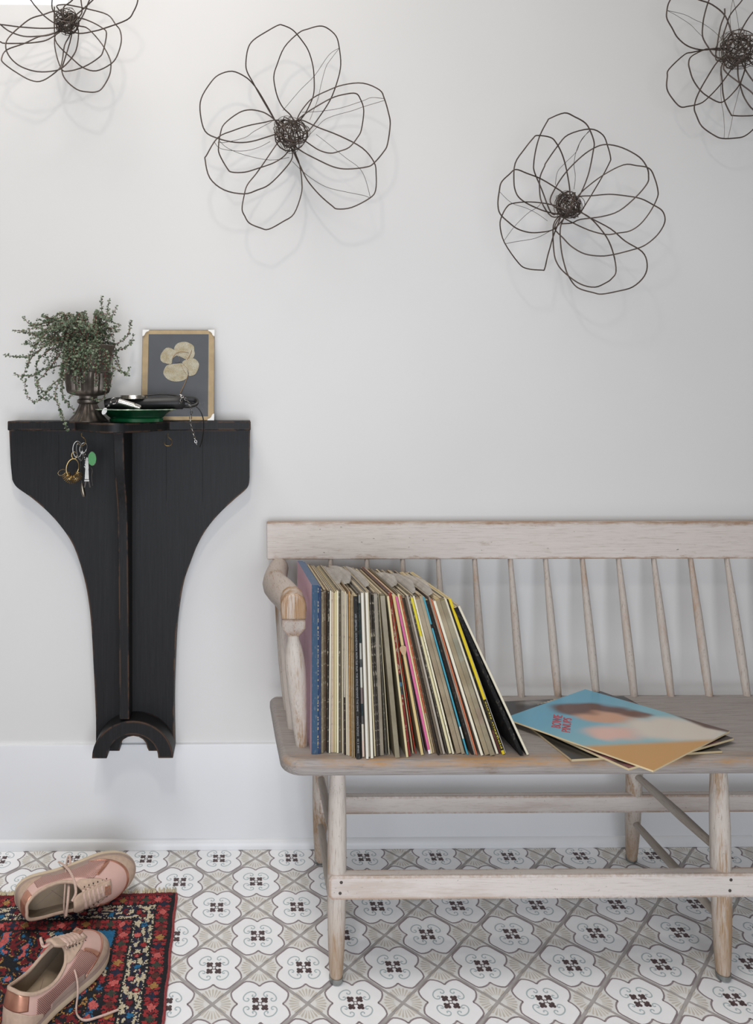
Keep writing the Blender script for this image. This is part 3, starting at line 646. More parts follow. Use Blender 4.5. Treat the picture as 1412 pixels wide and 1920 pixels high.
for (cx_, cy_) in ((0, 1), (1, 1), (1, 0), (0, 0)):
    s1 = 1 if cx_ == 0 else -1; s2 = 1 if cy_ == 0 else -1
    poly = [(cx_, cy_), (cx_+s1*0.092, cy_), (cx_+s1*0.085, cy_+s2*0.014), (cx_+s1*0.06, cy_+s2*0.022), (cx_+s1*0.04, cy_+s2*0.036), (cx_+s1*0.028, cy_+s2*0.06), (cx_+s1*0.012, cy_+s2*0.072), (cx_, cy_+s2*0.072)]
    fplate('photo_corner', poly, 0.0062, 0.0068, M_white)
gm = NT('picture_glass'); gm.val(Base_Color=(0, 0, 0), Roughness=0.03, Alpha=0.10); M_glass = gm.m
fplate('glass', R4(0.001, 0.001, 0.999, 0.999), 0.0056, 0.0061, M_glass)
m = MB()
for pl in ([(1085,1375),(1105,1440),(1100,1395),(1120,1425)], [(1120,1440),(1135,1410),(1150,1440),(1165,1405)], [(1165,1405),(1195,1405),(1195,1470),(1170,1475)], [(1030,1510),(1050,1518)], [(1140,1510),(1165,1525)]):
    m.tube([fp(U(a), Vv(b), 0.0042) for a, b in pl], 0.00025, 4)
obj('pencil_signature', m, M_greyp, fr, kind='stuff')

# ------------------------------------------------------------------ green dish with the leash, whistle and bangle
dc = PW(256, 791, 0.125); dc = V(dc.x, -0.125, ZT+0.0003)
dish = thing('green_dish', 'dark green glazed footed dish with flecked rim on the shelf', 'dish', dc)
m = MB(); m.lathe(dc, [(0.055, 0), (0.062, 0.001), (0.0632, 0.008), (0.061, 0.010)], 48); obj('foot_ring', m, M_greenl, dish)
m = MB(); m.lathe(dc, [(0.060, 0.0095), (0.0638, 0.012), (0.0755, 0.022), (0.091, 0.0285), (0.0952, 0.0292), (0.091, 0.0302), (0.073, 0.024), (0.055, 0.016), (0.001, 0.015)], 64); obj('bowl', m, M_green, dish)
m = MB(); 
ring = [dc+V(0.0948*math.cos(a), 0.0948*math.sin(a), 0.0297) for a in [k*2*math.pi/96 for k in range(96)]]
m.tube(ring, [0.0007+0.0009*(0.5+0.5*math.sin(k*1.7))*(0.5+0.5*math.sin(k*0.37)) for k in range(96)], 5, True); obj('flecked_rim', m, M_chip, dish)
le = thing('dog_leash', 'black leather leash with steel chain lying on the green dish', 'leash', dc+V(0, 0, 0.03))
m = MB(); pts = cr([PW(196,758,.135), PW(215,756,.13), PW(255,757.5,.125), PW(300,756,.13), PW(330,755,.13), PW(341,755,.125)], 6)
m.tube(pts, [0.006+0.0078*math.sin(math.pi*min(1, (i+2)/(len(pts)*0.62)))*(1 if i < len(pts)*0.31 else 1)*0+0.0098*min(1, 0.45+i/16) for i in range(len(pts))], 14, sx=1.25); obj('leather_handle', m, M_leather, le)
m = MB(); m.tube(cr([PW(226,748,.11), PW(262,743,.10), PW(300,739.5,.10), PW(330,742,.10), PW(345,752,.10), PW(366,757,.11)], 6), 0.0018, 8, sx=2.4); obj('leather_strap', m, M_leather, le)
m = MB(); m.tube(cr([PW(330,760,.13), PW(352,762,.12), PW(368,758,.12), PW(366,750,.11), PW(345,747,.11)], 6), 0.0042, 8, sx=1.5); obj('leather_knot', m, M_leather, le)
m = MB(); m.tube(cr([PW(360,757,.12), PW(374,768,.13), PW(381,785,.125), PW(382,805,.112), PW(379,825,.095), PW(375,838,.085)], 8), 0.0014, 6); obj('leather_cord', m, M_leather, le)
def chain(name, pts, mat, root, L=0.0072, r=0.0009, wdt=0.0026):
    path = cr(pts, 12); m = MB(); acc = 0; k = 0; last = path[0]
    for i in range(1, len(path)):
        acc += (path[i]-path[i-1]).length
        if acc >= L*0.72:
            acc = 0; c = path[i]; T = (path[i]-path[i-1]).normalized(); u = T.orthogonal().normalized(); u = Matrix.Rotation(0.6+(math.pi/2 if k % 2 else 0), 3, T) @ u; k += 1
            m.tube([c+T*L*0.5*math.cos(a)+u*wdt*math.sin(a) for a in [j*2*math.pi/10 for j in range(10)]], r, 5, True)
    o = obj(name, m, mat, root); o['kind'] = 'stuff'; return o
chain('steel_chain', [PW(336,757,.15), PW(340,752,.155), PW(338,742,.15), PW(345,746,.15), PW(353,754,.15), PW(359,770,.145), PW(357,790,.14), PW(361,808,.135), PW(366,825,.13), PW(369,834,.13)], M_steel, le)
bd = dc+V(-0.008, 0.02, 0.051)
wh = thing('whistle', 'silver tube whistle with ring and round tag hanging over the green dish rim', 'whistle', PW(240, 760, .19))
a_, b_ = PW(222, 752.5, .19), PW(264, 765, .19)
m = MB(); dv = b_-a_; m.tube([a_+dv*t for t in (0, 0.02, 0.7)], [0.0058, 0.0072, 0.0072], 16); m.tube([a_+dv*0.7, a_+dv*0.74], 0.0048, 12); m.tube([a_+dv*0.74, a_+dv*0.97, a_+dv], [0.007, 0.0062, 0.0045], 16); obj('whistle_tube', m, M_silver, wh)
c = PW(213, 752, .185); m = MB(); m.tube([c+V(0.0068*math.cos(a), 0.002*math.sin(a), 0.0068*math.sin(a)) for a in [k*2*math.pi/20 for k in range(20)]], 0.001, 6, True); obj('ring', m, M_steel, wh)
for px, py in ((208, 754.5), (204, 761)): m = MB(); m.sphere(PW(px, py, .188), 0.0033, 12); obj('bead', m, M_steel, wh)
c = PW(196, 771, .195); m = MB(); ax = (PW(192, 778, .195)-PW(200, 764, .195)).normalized(); sd = V(ax.z, 0, -ax.x)
m.prism([c+ax*0.0085*math.cos(a)+sd*0.0052*math.sin(a) for a in [k*2*math.pi/20 for k in range(20)]], (0, -0.001, 0)); obj('tag', m, M_steel, wh)
m = MB(); m.tube(cr([PW(202, 762, .19), PW(200, 764, .194)], 3), 0.0007, 5); obj('link', m, M_steel, wh)
c = PW(250, 744.5, .128); bg = MB()
ro_, ri_, hh = 0.0295, 0.0275, 0.0042
bg.lathe(V(c.x, c.y, c.z-hh), [(ri_, 0), (ro_, 0), (ro_, hh*2), (ri_, hh*2), (ri_, 0)], 40, 0, lambda a, z: 1+0.008*math.sin(a*17+z*900))
o = obj('bangle', bg, plain('hammered_silver', srgb(205, 198, 186), 0.3, 1.0, var=0.2, scale=180, bump=0.5), None, loc=(c.x, c.y, c.z-hh)); tag(o, 'hammered silver bangle lying on the black leash', 'bangle')

# ------------------------------------------------------------------ key bunch on the left hook
kw = 0.112
kb = thing('key_bunch', 'bunch of keys, brass rings and charms hanging from the left shelf hook', 'keys', PW(152, 832, kw))
def KP(x, y, w=kw): return PW(90+x/11.77, 800+y/11.77, w)
def ringp(name, cx_, cy_, rx, ry, r_, mat, w=kw, tilt=0, n=24):
    c = KP(cx_, cy_, w); k = (DIST-w)/F/11.77; m = MB(); P = []
    for j in range(n):
        a = 2*math.pi*j/n; x, z = rx*k*math.cos(a), ry*k*math.sin(a); P.append(c+V(x*math.cos(tilt)-z*math.sin(tilt), 0.35*x, x*math.sin(tilt)+z*math.cos(tilt)))
    m.tube(P, r_, 6, True); return obj(name, m, mat, kb)
ringp('split_ring', 650, 500, 95, 180, 0.0011, M_steel); ringp('split_ring', 700, 560, 60, 190, 0.0010, M_steel, kw+.006, 0.2)
ringp('split_ring', 780, 470, 70, 120, 0.0010, M_steel, kw-.006, -0.3)
ringp('brass_ring', 580, 630, 55, 75, 0.0009, M_brass); ringp('brass_ring', 540, 905, 125, 200, 0.0013, M_brass, kw+.004, -0.18)
for k in range(15):
    a = math.radians(200+k*10.5); x, y = 545+150*math.cos(a), 960-165*math.sin(a)
    c = KP(x-10, y+40, kw+0.004); m = MB(); d = V(math.cos(a), 0, math.sin(a)); pr = V(-d.z, 0, d.x)
    m.tube([c+d*0.0112*math.cos(b)*0.9+(V(0, -1, 0)*0.9+pr*0.35)*0.0105*math.sin(b) for b in [j*2*math.pi/18 for j in range(18)]], 0.0007, 5, True); obj('finger_ring', m, M_brass, kb)
ringp('brass_ring', 310, 1010, 85, 60, 0.0006, M_brass, kw+.002, 0.4)
c = KP(975, 705, kw+.004); k_ = (DIST-kw)/F/11.77
m = MB(); m.prism([c+V(88*k_*math.cos(a), 0, 150*k_*math.sin(a)) for a in [j*2*math.pi/28 for j in range(28)]], (0, -0.002, 0)); obj('green_tag', m, M_tag, kb)
m = MB(); m.tube([c+V(90*k_*math.cos(a), -0.001, 152*k_*math.sin(a)) for a in [j*2*math.pi/28 for j in range(28)]], 0.0009, 6, True); obj('tag_rim', m, M_steel, kb)
chain('key_chain', [KP(840, 520), KP(800, 640, kw+.006), KP(830, 780, kw+.008), KP(815, 880, kw+.008)], M_steel, kb, 0.0036, 0.0005, 0.0014)
m = MB(); p = KP(865, 680, kw+.008); q_ = KP(870, 1340, kw+.008); hgt = p.z-q_.z; cx_ = p.x
for (t0, w0, t1, w1) in ((0, 0.0022, 0.12, 0.0030), (0.12, 0.0032, 0.36, 0.0042), (0.36, 0.0036, 0.72, 0.0050)):
    z0, z1 = p.z-hgt*t0, p.z-hgt*t1; y = p.y
    m.add([(cx_-w0, y-w0, z0), (cx_+w0, y-w0, z0), (cx_+w0, y+w0, z0), (cx_-w0, y+w0, z0), (cx_-w1, y-w1, z1), (cx_+w1, y-w1, z1), (cx_+w1, y+w1, z1), (cx_-w1, y+w1, z1)], [(0, 1, 2, 3), (7, 6, 5, 4), (0, 4, 5, 1), (1, 5, 6, 2), (2, 6, 7, 3), (3, 7, 4, 0)])
m.box((cx_-0.0056, p.y-0.005, p.z-hgt*0.79), (cx_+0.0056, p.y+0.005, p.z-hgt*0.74))
for s_ in (-1, 1): m.tube([V(cx_+s_*0.0035, p.y, p.z-hgt*0.79), V(cx_+s_*0.0065, p.y, p.z-hgt*1.0)], [0.0025, 0.0021], 6)
obj('tower_charm', m, M_steel, kb)
m = MB(); m.tube(cr([KP(735, 620), KP(735, 900), KP(760, 1250), KP(800, 1350)], 4), 0.0014, 6, sx=1.8); obj('key_blade', m, M_steel, kb)
m = MB(); m.tube(cr([KP(745, 1240), KP(765, 1400), KP(800, 1545)], 5), [0.0028, 0.0035, 0.0042, 0.0046, 0.0048, 0.005, 0.005, 0.005, 0.0045, 0.004, 0.0025], 10); obj('metal_fob', m, plain('old_silver', srgb(130, 122, 110), 0.35, 1.0, var=0.25, scale=60), kb)
m = MB(); m.tube(cr([KP(930, 880, kw-.004), KP(975, 960, kw-.004), KP(960, 1100, kw-.006), KP(985, 1300, kw-.006)], 4), 0.0009, 6); obj('key_blade', m, M_steel, kb)

# ------------------------------------------------------------------ the spindle-back bench
bn = thing('spindle_bench', 'long whitewashed spindle-back wooden bench with records on its seat', 'bench', V(0.88, -0.25, 0))
fy = -0.466; by = -0.100
sxl = PS(520, 1400).x
xr = 1.74; ol = [V(sxl+0.004, by, 0), V(sxl-0.004, by-0.02, 0), V(sxl, -0.3, 0), V(sxl+0.004, fy+0.045, 0)]
ol += [V(sxl+0.045-0.041*math.cos(a), fy+0.045-0.045*math.sin(a), 0) for a in [i*math.pi/12 for i in range(1, 7)]]
ol += [V(xr-0.045+0.045*math.sin(a), fy+0.045-0.045*math.cos(a), 0) for a in [i*math.pi/12 for i in range(0, 7)]]+[V(xr, by, 0)]
TH = 0.032
m = MB(); m.prism(ol, (0, 0, TH))
for p in m.v: p.z += seat_z(p.y)-TH
seat = obj('seat', m, M_seatw, bn, ang=25, bevel=0.011, seg=4)
SB = lambda y: seat_z(y)-TH
# rail
rl0, rl1 = PW(501, 1049, 0.05), PW(501, 980, 0.032)
m = MB(); yb, yt = -0.052, -0.032
m.add([(rl0.x, yb, rl0.z), (xr+0.02, yb, rl0.z), (xr+0.02, yb+0.022, rl0.z), (rl0.x, yb+0.022, rl0.z), (rl0.x, yt, rl1.z), (xr+0.02, yt, rl1.z), (xr+0.02, yt+0.022, rl1.z), (rl0.x, yt+0.022, rl1.z)],
      [(0, 3, 2, 1), (4, 5, 6, 7), (0, 1, 5, 4), (1, 2, 6, 5), (2, 3, 7, 6), (3, 0, 4, 7)])
obj('top_rail', m, M_toprail, bn, smooth=False, bevel=0.002)
# spindles
tops = [620, 688, 755, 822, 890, 957, 1023, 1092, 1160, 1226, 1295, 1363]; dxs = [2, 3, 4, 6, 10, 23, 27, 28, 33, 34, 38, 45]
xs = []
for tx, dx in zip(tops, dxs):
    a = PW(tx, 1049, 0.046); xs.append(a.x)
step = (xs[-1]-xs[5])/6
while xs[-1]+step < xr-0.03: xs.append(xs[-1]+step)
for i, x in enumerate(xs):
    a = V(x, -0.042, rl0.z+0.012); b0 = V(x+0.0008*i*(0.5), -0.117, 0); b0.z = seat_z(b0.y)-0.012
    pts = [a+(b0-a)*t for t in (0, .1, .25, .45, .65, .8, .92, 1)]
    m = MB(); m.tube(pts, [.0058, .0062, .0076, .0092, .0099, .0096, .0084, .0078], 12); obj('spindle', m, M_spindw, bn)
# arms: left and mirrored right
def bench_arm(mx):
    X = lambda x: x if not mx else (sxl+xr)-x
    pts = cr([V(X(.096), -0.045, .722), V(X(.085), -.12, .716), V(X(.080), -.22, .722), V(X(.092), -.32, .730), V(X(.105), -.385, .727), V(X(.107), -.418, .722)], 5)
    n = len(pts); m = MB(); m.tube(pts, [0.026+0.006*math.sin(math.pi*i/n) for i in range(n)], 14, sx=0.92); obj('arm', m, M_armw, bn)
    kx = X(.105); m = MB(); fy_ = -0.436
    pr = [(-.024, -.014), (-.024, .018), (-.018, .030), (-.006, .037), (.008, .037), (.019, .030), (.0245, .018), (.0245, -.014)]
    m.prism([V(kx+a, -0.372, .722+b) for a, b in pr], (0, fy_+.372, 0)); obj('arm_knuckle', m, M_knuckle, bn, bevel=0.005, seg=3)
    m = MB(); z0 = .708
    m.add([(kx-.0225, fy_+.003, z0), (kx+.0235, fy_+.003, z0), (kx+.0235, -.385, z0), (kx-.0225, -.385, z0), (kx-.0225, fy_+.003, z0-.018), (kx+.0235, fy_+.003, z0-.018), (kx+.0235, -.385, z0-.018), (kx-.0225, -.385, z0-.018), (kx-.010, fy_+.016, z0-.038), (kx+.011, fy_+.016, z0-.038), (kx+.011, -.395, z0-.038), (kx-.010, -.395, z0-.038)],
          [(0, 1, 2, 3), (11, 10, 9, 8)]+[q2 for b in (0, 4) for q2 in ((b, b+4, b+5, b+1), (b+1, b+5, b+6, b+2), (b+2, b+6, b+7, b+3), (b+3, b+7, b+4, b))])
    obj('arm_block', m, M_armw, bn, bevel=0.002)
    bt = PS(566, 1397); bx = X(bt.x)
    a = V(kx, -0.412, z0-.034); b = V(bx, bt.y, seat_z(bt.y)-0.01)
    prf = [(0, .0115), (.05, .0125), (.12, .0165), (.2, .0195), (.3, .0205), (.45, .0195), (.62, .0168), (.8, .0145), (.94, .012), (1, .0118)]
    m = MB(); m.tube([a+(b-a)*t for t, r_ in prf], [r_ for t, r_ in prf], 16); obj('arm_post', m, M_legw, bn)
    for (px, py, tx, ty) in ((541, 1330, .088, -.16), (549, 1365, .09, -.27)):
        bt = PS(px, py); b = V(X(bt.x), bt.y, seat_z(bt.y)-.01); a = V(X(tx), ty, .715)
        m = MB(); m.tube([a+(b-a)*t for t in (0, .3, .6, .9, 1)], [.010, .012, .0135, .011, .010], 12); obj('arm_spindle', m, M_legw, bn)
bench_arm(False); bench_arm(True)
# legs
legs = {'f0': (PW(630, 1848, .436), PW(633, 1457, .415)), 'f1': (PW(1356, 1856, .436), PW(1347, 1457, .415)), 'b0': (PW(600, 1616, .058), PW(601, 1457, .15)), 'b1': (PW(1184, 1616, .058), PW(1193, 1457, .15))}
sp_ = legs['f1'][0].x-legs['f0'][0].x
for kf, ks in (('f2', 'f0'), ('b2', 'b0')):
    a, b = legs[ks]; mirror = lambda p: V(2*legs['f1'][0].x-p.x, p.y, p.z); legs[kf] = (mirror(a), mirror(b))
axis = {}
for k in ('f0', 'f1', 'f2', 'b0', 'b1', 'b2'):
    ft, tp = legs[k]; ft = V(ft.x, ft.y, 0); tp = V(tp.x, tp.y, 0); tp.z = SB(tp.y)
    axis[k] = (ft, tp); d = tp-ft
    big = 1 if k[0] == 'f' else 0.98
    lg = MB(); prf = [(.024, .0122), (.06, .0138), (.15, .0158), (.3, .0178), (.45, .0187), (.6, .0187), (.75, .0182), (.88, .0168), (1.0, .0142), (1.03, .0138)]
    lg.tube([ft+d*t for t, r_ in prf], [r_*big for t, r_ in prf], 18); L_ = obj('leg', lg, M_legw, bn)
    g = MB(); g.lathe(V(ft.x, ft.y, 0.0008), [(.0105, 0), (.0128, .001), (.0138, .006), (.0136, .011), (.0128, .0112)], 20); obj('glide', g, M_zinc, L_)
# front and back stretchers
def at(k, z): ft, tp = axis[k]; return ft+(tp-ft)*(z/tp.z)
zc = 0.190; yA = at('f0', zc).y
m = MB(); xl = PW(617, 1660, .45).x; xrr = 2*legs['f1'][0].x-xl
poly = [V(xl+0.006, 0, 0.0), V(xl, 0, .006), V(xl, 0, .040), V(xl+.006, 0, .046), V(xrr-.006, 0, .046), V(xrr, 0, .04), V(xrr, 0, .006), V(xrr-.006, 0, 0)]
m.prism([p+V(0, yA-.0215, zc-.023) for p in poly], (0, 0.022, 0)); fs = obj('front_stretcher', m, M_railw, bn, smooth=False, bevel=0.002)
m = MB(); 
for k in ('f0', 'f1', 'f2'):
    for dz, dx in ((.0115, 0.0), (-.0095, -.002)):
        c = at(k, zc+dz); m = MB(); m.sphere(V(c.x+0.006+dx, yA-.0216, zc+dz), .0032, 10, 0, (1, .35, 1)); obj('nail_head', m, M_frameedge, fs)
zc2 = PW(900, 1503, .105).z; yB = at('b0', zc2).y
m = MB(); m.box((at('b0', zc2).x-.004, yB-.022, zc2-.0205), (at('b2', zc2).x+.004, yB-.004, zc2+.0205)); obj('back_stretcher', m, M_railw, bn, smooth=False, bevel=0.0015)
for s_ in ('0', '1', '2'):
    for z in (.243, .110):
        a, b = at('b'+s_, z+ (0.0 if z > .2 else .004)), at('f'+s_, z); m = MB(); m.tube([a+(b-a)*t for t in (0, .1, .35, .6, .9, 1)], [.0075, .0085, .0098, .0105, .0085, .0078], 12); obj('side_stretcher', m, M_sidew, bn)

# ------------------------------------------------------------------ records standing on the seat
C = lambda *a: srgb(*a)
CREAM, TANC, WHT, BLK = C(206, 196, 172), C(160, 140, 110), C(222, 218, 206), C(34, 32, 32)
# (top-left px, bottom-left px, bottom py, spine colour, scuffed, label, extra)
REC = [
 (584.5,584,1414,C(62,88,118),1,'thick blue record box set with worn gilt edge beside the bench arm',{'box':1}),
 (602.2,601.7,1412,C(128,118,102),1,'greyish taupe record sleeve directly right of the blue box set',{}),
 (606.5,605.5,1408,C(112,98,80),1,'brown taupe record sleeve second right of the blue box set',{}),
 (609.8,609,1407,C(104,84,70),1,'reddish brown record sleeve third right of the blue box set',{}),
 (614.3,612.5,1411,C(48,44,42),1,'scuffed dark record sleeve fourth right of the blue box set',{}),
 (618.7,616.8,1412,C(226,222,208),0,'bright white record sleeve right of a scuffed dark one near the blue box',{}),
 (621.3,620.6,1411,C(202,184,170),1,'pinkish cream record sleeve sixth right of the blue box set',{}),
 (625.3,624.6,1411,C(190,172,136),0,'tan cream record sleeve seventh right of the blue box set',{}),
 (628.2,627.8,1411,C(224,214,170),0,'pale yellow record sleeve eighth right of the blue box set',{}),
 (631.2,631.4,1412,C(228,222,200),0,'cream white record sleeve just left of a black speckled one',{}),
 (634.6,635,1411,C(86,80,74),1,'black and white speckled record sleeve tenth right of the blue box set',{}),
 (637.6,638.6,1409,C(158,142,104),0,'khaki record sleeve in clear plastic right of the black speckled one',{'flap':1}),
 (640.6,642,1413,C(224,216,200),0,'white record sleeve right of the khaki one in plastic',{}),
 (643.2,645.6,1415,C(190,182,172),1,'pale grey record sleeve with a black lower spine',{'seg':[(0,.36,C(44,36,36))]}),
 (646.2,649.5,1416,C(214,204,182),0,'cream record sleeve right of the one with a black lower spine',{}),
 (649.5,652.5,1417,C(202,198,190),0,'greyish white record sleeve left of the torn orange-tan spine',{}),
 (653.7,655,1417,C(188,144,90),1,'record sleeve with a torn orange-tan spine',{'flap':1}),
 (657.5,659.5,1420,C(166,144,112),1,'tan record sleeve right of the torn orange-tan spine',{}),
 (660.3,663.4,1421,C(178,158,128),1,'tan record sleeve just left of the broad black spine with white lettering',{}),
 (663,668.5,1423,C(44,43,45),0,'broad black record spine with small white capital lettering',{'text':1}),
 (669.8,675.8,1422,C(22,22,24),0,'thin glossy black record sleeve right of the lettered black spine',{}),
 (671.2,679.5,1419,C(50,66,68),0,'dark teal record spine with patchy photo print on its lower half',{'seg':[(0,.10,C(222,196,178)),(.10,.19,C(214,204,188)),(.19,.25,C(96,92,90)),(.25,.32,C(46,62,66)),(.32,.42,C(134,120,116)),(.42,.55,C(212,210,198)),(.55,.6,C(86,92,92)),(.6,.7,C(198,196,186)),(.96,1,C(172,174,162))]}),
 (676.9,686.5,1423,C(222,220,216),0,'white record sleeve right of the dark teal spine',{}),
 (680.2,690.5,1419,C(196,184,164),0,'beige record sleeve second right of the dark teal spine',{}),
 (684.8,695.2,1422,C(226,222,214),0,'white record sleeve with faint pale blue edge',{}),
 (688.3,702,1418,C(222,210,176),0,'cream yellow record sleeve left of a run of dark speckled ones',{}),
 (691.2,705.5,1418,C(72,66,62),1,'dark speckled record sleeve right of the cream yellow one',{'flap':1}),
 (697,709.5,1417,C(50,46,42),1,'black scuffed record sleeve second in the dark run',{}),
 (700.5,713,1416,C(128,122,118),0,'silver grey record sleeve in clear plastic between dark ones',{'wrap':1}),
 (706.5,723,1415,C(84,82,74),1,'dark mottled record sleeve in front of a cream one',{}),
 (709.3,729.5,1415,C(222,212,182),0,'cream record sleeve just left of the thick olive one in plastic',{}),
 (712.8,741,1421,C(112,108,82),0,'thick olive grey record in a loose clear plastic sleeve',{'wrap':1}),
 (725.5,761.8,1420,C(216,204,164),0,'cream record sleeve right of the thick olive grey one',{}),
 (728.3,766.5,1418,C(134,48,46),1,'dark red scuffed record sleeve with blue flecks',{'seg':[(.42,.46,C(60,110,140)),(.46,.5,C(36,40,50)),(.38,.42,C(50,60,62))]}),
 (730.3,773.6,1413,C(206,196,160),0,'thin cream record sleeve between two red ones',{}),
 (731.8,778.8,1413,C(196,62,40),0,'bright red record sleeve left of the buff torn one',{}),
 (735.5,789.5,1416,C(214,192,140),0,'buff record sleeve with a torn brown spot on its spine',{'torn':1}),
 (739.8,796.3,1413,C(132,128,124),0,'grey record sleeve left of the pink one',{}),
 (741,803.7,1414,C(212,108,158),0,'bright pink record spine in the leaning row',{'seg':[(0,.015,C(230,224,222))]}),
 (745.2,808,1413,C(226,212,168),0,'pale yellow record sleeve right of the pink one',{}),
 (748.8,812,1412,C(172,152,124),1,'record sleeve with an orange-red flecked upper spine',{'seg':[(.25,1,C(180,96,66))],'flap':1}),
 (752.5,817,1413,C(140,122,98),1,'tan record sleeve right of the orange-red flecked one',{}),
 (755.5,821,1416,C(50,42,36),0,'dark brown record sleeve in the middle of the leaning row',{}),
 (758.5,826,1414,C(116,104,90),0,'taupe record sleeve right of the dark brown one',{}),
 (762,831,1414,C(176,168,160),0,'silver grey record sleeve left of the black and white one',{}),
 (766,838,1414,C(74,68,62),1,'black and white flecked record sleeve left of the yellow-topped one',{}),
 (769.6,842,1413,C(222,214,178),0,'cream record sleeve with a yellow upper spine',{'seg':[(.74,1,C(216,200,56))]}),
 (774.2,848.5,1414,C(232,226,204),1,'white record sleeve right of the yellow-topped one',{}),
 (778.5,856,1413,C(160,136,100),0,'tan record in thick clear plastic right of the white one',{'wrap':1,'flap':1}),
 (786.5,866,1414,C(176,160,128),0,'beige record sleeve in plastic just left of the sky blue one',{'wrap':1}),
 (793,875.5,1415,C(70,160,188),0,'sky blue record sleeve with a black band and pale block',{'seg':[(.105,.165,C(206,210,200)),(.80,.825,C(28,26,30))]}),
 (798,884.5,1415,C(36,33,33),0,'black record sleeve right of the sky blue one',{}),
 (803.5,889.5,1415,C(150,136,132),0,'mauve grey record sleeve left of the orange one',{'wrap':1}),
 (808,893,1416,C(206,112,78),0,'orange record sleeve right of the sky blue one',{'flap':1}),
 (812.3,902,1417,C(232,226,212),0,'white record sleeve right of the orange one',{}),
 (816,909.5,1416,C(170,148,104),0,'khaki record in thick plastic right of the white and orange pair',{'wrap':1}),
 (825.5,919.5,1417,C(132,122,86),0,'olive record in plastic with teal and red smudges',{'wrap':1,'seg':[(.6,.75,C(112,132,120)),(.2,.3,C(130,92,80))]}),
 (833.2,931,1414,C(230,224,208),0,'white record sleeve left of the black one with dark red foot',{}),
 (837.3,937,1413,C(30,28,28),0,'black record sleeve with a dark red foot left of the yellow one',{'seg':[(0,.16,C(96,44,48))]}),
 (841.2,942,1415,C(222,198,44),0,'yellow record spine with black lettering',{'text2':1,'seg':[(.02,.36,C(40,36,26))]}),
 (845.8,947.5,1412,C(212,208,206),0,'pale grey record sleeve third from the right end of the row',{}),
 (851.8,975.5,1417,C(26,26,28),0,'black record sleeve leaning wide open next to last in the row',{}),
 (858.5,988,1416,C(224,218,202),0,'white-edged record sleeve at the right end of the leaning row',{}),
]
S = 0.3145
YW = math.radians(-0.9)
eb = V(math.sin(YW), math.cos(YW), -SLOPE-0.012).normalized()
ex0 = V(math.cos(YW), -math.sin(YW), 0)
eu0 = ex0.cross(eb).normalized()
if eu0.z < 0: eu0 = -eu0
frames = []
REC = [(a, b, c, tuple(k*m_ for k, m_ in zip(d, (0.93, 0.91, 0.84))), e, f, g) for a, b, c, d, e, f, g in REC]
for (xt, xb, yb_, col, sc2, lab, ex) in REC:
    B = PS(xb, yb_, 0.0006); H_ = S+(0.012 if ex.get('box') else random.choice((0, -0.001, -0.003, -0.005, 0.001)))
    lo, hi = math.radians(-8), math.radians(40)
    for _ in range(40):
        mid = (lo+hi)/2; e_u = eu0*math.cos(mid)-ex0*math.sin(mid)
        if proj(B+e_u*H_)[0] > xt: lo = mid
        else: hi = mid
    ph = (lo+hi)/2; e_u = eu0*math.cos(ph)-ex0*math.sin(ph); e_t = ex0*math.cos(ph)+eu0*math.sin(ph)
    frames.append([B, e_u, e_t, H_, ph])
def card_box(o, et, eb_, eu, t, D, H, col, side, topc, segs, nseg=40, rnd=None):
    m = MB(); cols = []
    tr = t*0.12
    # outline of the sleeve seen from above: rounded spine, open back
    prof = [(tr, 0), (t-tr, 0), (t, 0.0006), (t, D), (0, D), (0, 0.0006)]
    k = len(prof)
    for j in range(nseg+1):
        for a, b in prof: m.v.append(o+et*a+eb_*b+eu*(H*j/nseg))
    for j in range(nseg):
        f0 = (j+0.5)/nseg; c = col
        for (s0, s1, sc) in segs:
            if s0 <= f0 <= s1: c = sc
        for i in range(k):
            m.f.append([j*k+i, j*k+(i+1) % k, (j+1)*k+(i+1) % k, (j+1)*k+i]); m.m.append(0)
            cols.append(c if i in (0, 1, 5) else side)
    m.f.append(list(range(k-1, -1, -1))); m.m.append(0); cols.append(side)
    m.f.append([nseg*k+i for i in range(k)]); m.m.append(0); cols.append(topc)
    return m, cols
rc = random.Random(5)
records = []
